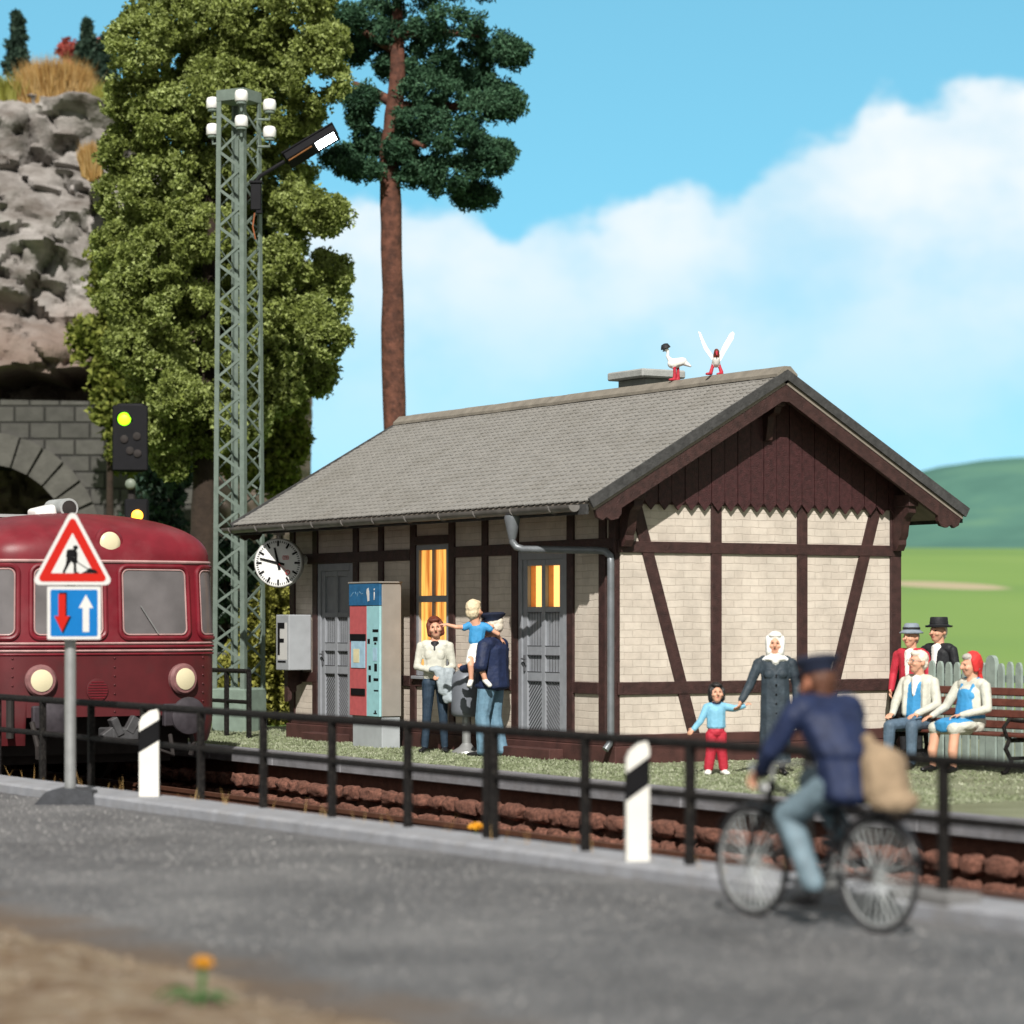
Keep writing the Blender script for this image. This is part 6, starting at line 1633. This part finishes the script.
# smaller trees and bushes by the cliff, mast and on its top
def bush(name, label, cat, xr, d, z0, parts, mat, size=.10, n_sub=30, n_leaf=34, sub=.22, group=None, stem=True):
    t = thing(name, label, cat, back(xr, d, z0), VY, group)
    if stem: trunk_mesh([(0, 0, -.2), (0, 0, .5*max(p[0][2] for p in parts)), (0, 0, max(p[0][2] for p in parts))], [.12, .08, .03], 'trunk', M['bark'], t, 8)
    leaves('crown', clump_points(parts, n_sub, n_leaf, sub, .6), size, mat, t, star=2, elong=1.7)
    return t
def pxb(lst, px0, d, zb, ky=1.0):
    k = 2750/d; return [(((p[0]-px0)/k, p[3] if len(p) > 3 else 0, 1.8+(620-p[1])/k-zb), (p[2]/k, p[2]/k, p[2]/k*.9)) for p in lst]
bush('young_tree', 'loose green young tree between cliff and big tree, out of focus', 'tree', (110-512)/2750*57, 57.0, 0, pxb([(92, 345, 26), (85, 335, 18), (108, 375, 26), (110, 420, 24), (112, 300, 24), (100, 255, 18), (120, 450, 22), (100, 400, 18), (130, 390, 24), (148, 430, 26), (165, 410, 26), (120, 345, 28), (102, 280, 20)], 100, 57, 0), M['leaf_green'], .11, 26, 30, .22)
bush('young_tree', 'green young tree with dense hanging crown right of the lattice mast', 'tree', (280-512)/2750*56, 56.0, 0, pxb([(268, 400, 26), (285, 425, 24), (272, 450, 24), (288, 395, 18), (262, 470, 22), (280, 470, 18), (250, 440, 28), (255, 400, 26), (238, 460, 22), (290, 445, 14)], 280, 56, 0), M['leaf_green'], .11, 26, 30, .22)
# shrubs behind the low fence
for px_, py_, r_, dd_, lab in ((275, 600, 20, 47.5, 'yellow green shrub below the station clock'), (272, 652, 22, 47, 'yellow green shrub behind the grey wall box'), (258, 625, 18, 48.5, 'yellow green shrub right behind the lattice mast'), (240, 665, 22, 48, 'yellow green shrub seen through the foot of the mast')):
    k = 2750/dd_
    zc = 1.8+(620-py_)/k
    bush('shrub', lab, 'shrub', (px_-512)/k, dd_, 0, [((0, 0, zc), (r_/k, r_/k, r_/k)), ((.25, .1, zc-.35), (r_/k*.8, r_/k*.8, r_/k*.8)), ((-.2, -.1, max(.3, zc-.6)), (r_/k, r_/k, r_/k)), ((0, 0, .35), (.4, .4, .4))], M['leaf_yellow'], .075, 30, 30, .15, 'shrubs behind the low fence')
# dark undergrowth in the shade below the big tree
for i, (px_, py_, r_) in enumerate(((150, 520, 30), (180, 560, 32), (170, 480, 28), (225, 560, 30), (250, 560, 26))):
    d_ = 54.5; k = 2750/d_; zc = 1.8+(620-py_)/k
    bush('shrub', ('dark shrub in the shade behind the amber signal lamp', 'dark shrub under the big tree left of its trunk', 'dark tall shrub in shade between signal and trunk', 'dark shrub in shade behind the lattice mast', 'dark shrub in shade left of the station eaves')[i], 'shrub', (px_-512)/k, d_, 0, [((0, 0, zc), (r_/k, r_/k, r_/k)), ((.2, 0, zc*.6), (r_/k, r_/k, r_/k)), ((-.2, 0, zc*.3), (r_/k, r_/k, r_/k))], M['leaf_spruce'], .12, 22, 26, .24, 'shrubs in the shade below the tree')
# conifers on the cliff top
def conifer(px_, pyt, pyb, w, label, d_=67.0):
    k = 2750/d_; h = (pyb-pyt)/k; z0 = 1.8+(620-pyb)/k
    t = thing('conifer', label, 'tree', back((px_-512)/k, d_, z0), VY, 'conifers on the cliff top')
    trunk_mesh([(0, 0, -1.0), (0, 0, h*.5), (0, 0, h)], [.08, .06, .02], 'trunk', M['bark'], t, 6)
    bl = []
    for i in range(9):
        f = i/8; r = (w/k)*(1-f)*.42+.03
        bl.append(((random.uniform(-.06, .06), 0, h*(.08+.9*f)), (r, r, h*.07)))
    leaves('crown', clump_points(bl, 26, 26, .09, .5), .10, M['leaf_spruce'], t, star=2, elong=2.6)
conifer(17, 16, 78, 34, 'leftmost dark conifer on the cliff top')
conifer(86, 24, 92, 44, 'tallest dark conifer on the cliff top in front of the red bush')
conifer(104, 40, 92, 28, 'small dark conifer on the cliff top nearest the big tree')
bush('red_bush', 'red leaved bush behind the conifer on the cliff top', 'bush', (80-512)/2750*69, 69.0, 12.6, pxb([(70, 52, 10), (74, 66, 10), (96, 50, 9), (98, 60, 9), (84, 62, 12), (82, 78, 14)], 80, 69, 12.6), M['leaf_red'], .10, 22, 22, .14)
# dry grass tufts on the rock
def tuft(label, px_, py_, w, h, d_, mat, n=2600, name='grass_tuft', grp='grass tufts on the cliff'):
    k = 2750/d_; W_, H_ = w/k/2, h/k
    t = thing(name, label, 'grass tuft', back((px_-512)/k, d_, 1.8+(620-py_)/k), VY, grp)
    u = rng.uniform(-1, 1, n); x = u*W_; y = rng.uniform(-.5, .5, n)*W_*.7
    hh = H_*(1-.75*u*u)*(.5+.6*rng.random(n))
    lean = u*.45+rng.normal(size=n)*.22; ly = rng.normal(size=n)*.2
    base = np.stack([x*.8, y, -.15-.25*rng.random(n)**2*(1-.5*np.abs(u))], 1); tip = base + np.stack([lean*hh, ly*hh-.1, hh+.25], 1)
    sd = np.stack([np.full(n, .022), rng.normal(size=n)*.012, np.zeros(n)], 1)
    V_ = np.stack([base-sd, base+sd, tip], 1).reshape(-1, 3); F_ = np.arange(3*n).reshape(-1, 3)
    arrays_mesh('blades', V_, F_, mat, t)
tuft('large dry straw coloured grass tuft on the cliff top', 56, 106, 84, 46, 63.3, M['dry_grass'], 5200)
tuft('low green grass tuft at the left edge of the cliff top', 10, 106, 46, 28, 63.2, M['leaf_yellow'], 2000)
tuft('small russet grass tuft on the right side of the rock face', 92, 165, 24, 20, 60.6, M['dry_grass'], 1200)
tuft('yellow green grass tuft on the cliff top beside the big tree', 112, 118, 40, 34, 62.8, M['leaf_yellow'], 2000)

# flowers
def flower(label, loc, h, r, leafy):
    t = thing('flower', label, 'flower', loc, VY, 'yellow flowers')
    b = MB(); b.tube([(0, 0, -.02), (.01, 0, h*.5), (.015, 0, h)], [r*.42, r*.34, r*.4], 8); b.build('stem', M['stem'], t)
    n = 500; u = rng.normal(size=(n, 3)); u /= np.linalg.norm(u, axis=1)[:, None]; u[:, 2] = np.abs(u[:, 2])*.8
    P_ = np.array((.015, 0, h)) + u*r*np.array((1, 1, .7))*rng.random((n, 1))**.3
    leaves('head', P_, r*.45, M['petal'], t, star=2, up=(0, 0, .6), elong=2)
    b = MB()
    for a, l in leafy:
        dx, dy = math.cos(R(a)), math.sin(R(a)); sx_, sy_ = -dy, dx
        pts = [(0, .01, .012), (.25, .025, .10), (.5, .05, .14), (.75, .04, .11), (1, .004, .02)]
        rows = [[b.bm.verts.new((dx*l*f+sx_*w*s*l*3, dy*l*f+sy_*w*s*l*3, .01+zz*l*2.0-abs(s)*.0+(.01 if s else 0))) for s in (-1, 0, 1)] for f, w, zz in pts]
        b._faces([b.bm.faces.new((rows[i][j], rows[i+1][j], rows[i+1][j+1], rows[i][j+1])) for i in range(4) for j in range(2)])
    if leafy:
        o = b.build('leaf', M['stem'], t, angle=180); md = o.modifiers.new('t', 'SOLIDIFY'); md.thickness = .008
fx, fy = 17.02, -13.46
flower('yellow dandelion growing on the sandy verge in the foreground', (fx, fy, verge_z(fx, fy)),   .195, .043, [(170, .22), (200, .16), (10, .16), (-25, .13), (250, .12), (95, .12)])
flower('small yellow flower growing between track and kerb', (8.0, -6.72, -.62), .60, .055, [(0, .1), (180, .1)])
# dry blades along the back of the kerb near the road sign
def blades(label, x0, x1, y, z, n, h):
    x = rng.uniform(x0, x1, n); hh = h*(.4+.7*rng.random(n)); base = np.stack([x, np.full(n, y)+rng.normal(size=n)*.04, np.full(n, z)], 1)
    tip = base + np.stack([rng.normal(size=n)*.35*hh, rng.normal(size=n)*.25*hh, hh], 1); sd = np.tile(np.array((.003, .005, 0)), (n, 1))
    V_ = np.stack([base-sd, base+sd, tip], 1).reshape(-1, 3)
    o = arrays_mesh('dry_blades', V_, np.arange(3*n).reshape(-1, 3), M['dry_grass']); tag(o, label, 'grass', kind='stuff')
blades('thin dry grass blades along the back of the kerb', -2, 14, -7.72, -.06, 90, .26)
# pebbles and grit on the verge: too many to count
n = 900
gx = rng.uniform(11, 20, n); gy = -12.9 - 2.2*rng.random(n)**1.3
V_ = []; F_ = []
oct_ = np.array([(1, 0, 0), (-1, 0, 0), (0, 1, 0), (0, -1, 0), (0, 0, 1), (0, 0, -1)], float); fo = np.array([(0, 2, 4), (2, 1, 4), (1, 3, 4), (3, 0, 4), (2, 0, 5), (1, 2, 5), (3, 1, 5), (0, 3, 5)])
for i in range(n):
    r_ = .006+.024*rng.random()**3
    V_.append(oct_*r_*(.6+.8*rng.random((6, 1)))*np.array((1.2, 1, .7)) + np.array((gx[i], gy[i], verge_z(gx[i], gy[i])+r_*.3))); F_.append(fo+6*i)
o = arrays_mesh('pebbles', np.concatenate(V_), np.concatenate(F_), pm('pebble', (.24, .19, .14, 1), .9, .4, 30)); tag(o, 'pale grit and pebbles strewn over the sandy verge', 'pebbles', kind='stuff')

# ------------------------------------------------------------------ camera
cam = bpy.data.cameras.new('camera'); co = bpy.data.objects.new('camera', cam); COL.objects.link(co)
co.location = CAM; co.rotation_euler = FW.to_track_quat('-Z', 'Y').to_euler()
cam.sensor_width = 36; cam.lens = 36*2750/1024; cam.shift_y = 108/1024
cam.clip_end = 3000; cam.clip_start = .5
cam.dof.use_dof = True; cam.dof.focus_distance = 38.0; cam.dof.aperture_fstop = .97; cam.dof.aperture_blades = 0
S.camera = co
# ------------------------------------------------------------------ light and sky
sv = Vector((.92, -.60, .92)).normalized()
sun = bpy.data.lights.new('sun', 'SUN'); sun.energy = 5.0; sun.angle = R(.6); sun.color = (1, .95, .885)
so = bpy.data.objects.new('sun', sun); COL.objects.link(so); so.rotation_euler = sv.to_track_quat('Z', 'Y').to_euler(); so.location = (20, -20, 30)
wd = bpy.data.worlds.new('World'); S.world = wd; wd.use_nodes = True
nt = wd.node_tree; N, L = nt.nodes, nt.links; bg = N['Background']
tc = N.new('ShaderNodeTexCoord')
def mth(op, a=None, b_=None, c_=None):
    n = N.new('ShaderNodeMath'); n.operation = op
    for i, v in enumerate((a, b_, c_)):
        if v is None: continue
        if isinstance(v, (int, float)): n.inputs[i].default_value = v
        else: L.new(v, n.inputs[i])
    return n.outputs[0]
def dot(v):
    n = N.new('ShaderNodeVectorMath'); n.operation = 'DOT_PRODUCT'; L.new(tc.outputs['Generated'], n.inputs[0]); n.inputs[1].default_value = v; return n.outputs['Value']
az = mth('ARCTAN2', dot(tuple(RT)), dot(tuple(FW))); el = mth('ARCSINE', dot((0, 0, 1)))
sky = N.new('ShaderNodeTexSky'); sky.sky_type = 'NISHITA'; sky.sun_disc = False
sky.sun_elevation = math.asin(sv.z); sky.sun_rotation = math.atan2(sv.x, sv.y)
sky.air_density = 1.1; sky.dust_density = .3; sky.ozone_density = 2.0
# look a little above the true direction: clear summer blue right down to the horizon
lift = N.new('ShaderNodeVectorMath'); lift.operation = 'ADD'; lift.inputs[1].default_value = (0, 0, .30); L.new(tc.outputs['Generated'], lift.inputs[0])
nrm = N.new('ShaderNodeVectorMath'); nrm.operation = 'NORMALIZE'; L.new(lift.outputs[0], nrm.inputs[0]); L.new(nrm.outputs[0], sky.inputs[0])
tint = N.new('ShaderNodeMix'); tint.data_type = 'RGBA'; tint.blend_type = 'MULTIPLY'; tint.inputs[0].default_value = 1; tint.inputs[7].default_value = SKY_TINT
L.new(sky.outputs[0], tint.inputs[6])
# cumulus bank: a height curve over azimuth, broken up by noise
cv = N.new('ShaderNodeCombineXYZ'); L.new(mth('MULTIPLY', az, 1.0), cv.inputs[0]); L.new(mth('MULTIPLY', el, 1.35), cv.inputs[1])
n1 = N.new('ShaderNodeTexNoise'); n1.inputs['Scale'].default_value = 22; n1.inputs['Detail'].default_value = 9; n1.inputs['Roughness'].default_value = .55; L.new(cv.outputs[0], n1.inputs['Vector'])
n2 = N.new('ShaderNodeTexNoise'); n2.inputs['Scale'].default_value = 9; n2.inputs['Detail'].default_value = 5; n2.inputs['Roughness'].default_value = .5
of = N.new('ShaderNodeVectorMath'); of.operation = 'ADD'; of.inputs[1].default_value = (3.3, 1.7, 0); L.new(cv.outputs[0], of.inputs[0]); L.new(of.outputs[0], n2.inputs['Vector'])
fc = N.new('ShaderNodeFloatCurve')
pts = [(200, 205), (300, 195), (370, 186), (440, 200), (480, 208), (510, 230), (545, 208), (585, 214), (630, 200), (672, 184), (700, 188), (722, 208), (755, 188), (800, 158), (845, 138), (882, 88), (930, 94), (985, 98), (1040, 112), (1150, 150)]
c = fc.mapping.curves[0]
azn = lambda p: (math.atan((p-512)/2750)+.2)/.5
eln = lambda p: ((620-p)/2750)/.25
while len(c.points) < len(pts): c.points.new(.5, .5)
for q, (a, p) in zip(c.points, pts): q.location = (azn(a), eln(p)); q.handle_type = 'AUTO'
fc.mapping.update()
L.new(mth('DIVIDE', mth('ADD', az, .2), .5), fc.inputs['Value'])
topel = mth('MULTIPLY', fc.outputs[0], .25)
dep = mth('ADD', mth('SUBTRACT', topel, el), mth('MULTIPLY', mth('SUBTRACT', n1.outputs['Fac'], .5), .062))
edge = N.new('ShaderNodeMapRange'); edge.interpolation_type = 'SMOOTHSTEP'; edge.inputs[1].default_value = -.003; edge.inputs[2].default_value = .010; L.new(dep, edge.inputs[0])
low = N.new('ShaderNodeMapRange'); low.interpolation_type = 'SMOOTHSTEP'; low.inputs[1].default_value = .055; low.inputs[2].default_value = .16; low.inputs[3].default_value = .30; low.inputs[4].default_value = 1.0; L.new(el, low.inputs[0])
pat = N.new('ShaderNodeMapRange'); pat.interpolation_type = 'SMOOTHSTEP'; pat.inputs[1].default_value = .36; pat.inputs[2].default_value = .60; pat.inputs[3].default_value = .42; pat.inputs[4].default_value = 1.0; L.new(n2.outputs['Fac'], pat.inputs[0])
dens = mth('MULTIPLY', mth('MULTIPLY', edge.outputs[0], low.outputs[0]), mth('MULTIPLY_ADD', n1.outputs['Fac'], .25, .83)); dens = mth('MINIMUM', mth('MULTIPLY', dens, pat.outputs[0]), .97)
hv = N.new('ShaderNodeMapRange'); hv.interpolation_type = 'SMOOTHSTEP'; hv.inputs[1].default_value = .26; hv.inputs[2].default_value = .55; hv.inputs[4].default_value = .92; L.new(el, hv.inputs[0])  # pale veil added out of view to neutralise the blue fill light
cm = N.new('ShaderNodeMix'); cm.data_type = 'RGBA'; cm.inputs[7].default_value = CLOUD
L.new(dens, cm.inputs[0]); L.new(tint.outputs[2], cm.inputs[6]); ha = N.new('ShaderNodeMapRange'); ha.interpolation_type = 'SMOOTHSTEP'; ha.inputs[1].default_value = .32; ha.inputs[2].default_value = .9; ha.inputs[4].default_value = .9; L.new(mth('ABSOLUTE', az), ha.inputs[0]); hmx = mth('MAXIMUM', hv.outputs[0], ha.outputs[0])
hm = N.new('ShaderNodeMix'); hm.data_type = 'RGBA'; hm.inputs[7].default_value = FILL_VEIL; L.new(hmx, hm.inputs[0]); L.new(cm.outputs[2], hm.inputs[6]); L.new(hm.outputs[2], bg.inputs['Color']); bg.inputs['Strength'].default_value = .15
S.view_settings.view_transform = 'Standard'; S.view_settings.look = 'None'; S.view_settings.exposure = .25; S.view_settings.gamma = 1; S.view_settings.use_curve_mapping = False
S.cycles.max_bounces = 6; S.cycles.transparent_max_bounces = 6
S.cycles.use_denoising = True
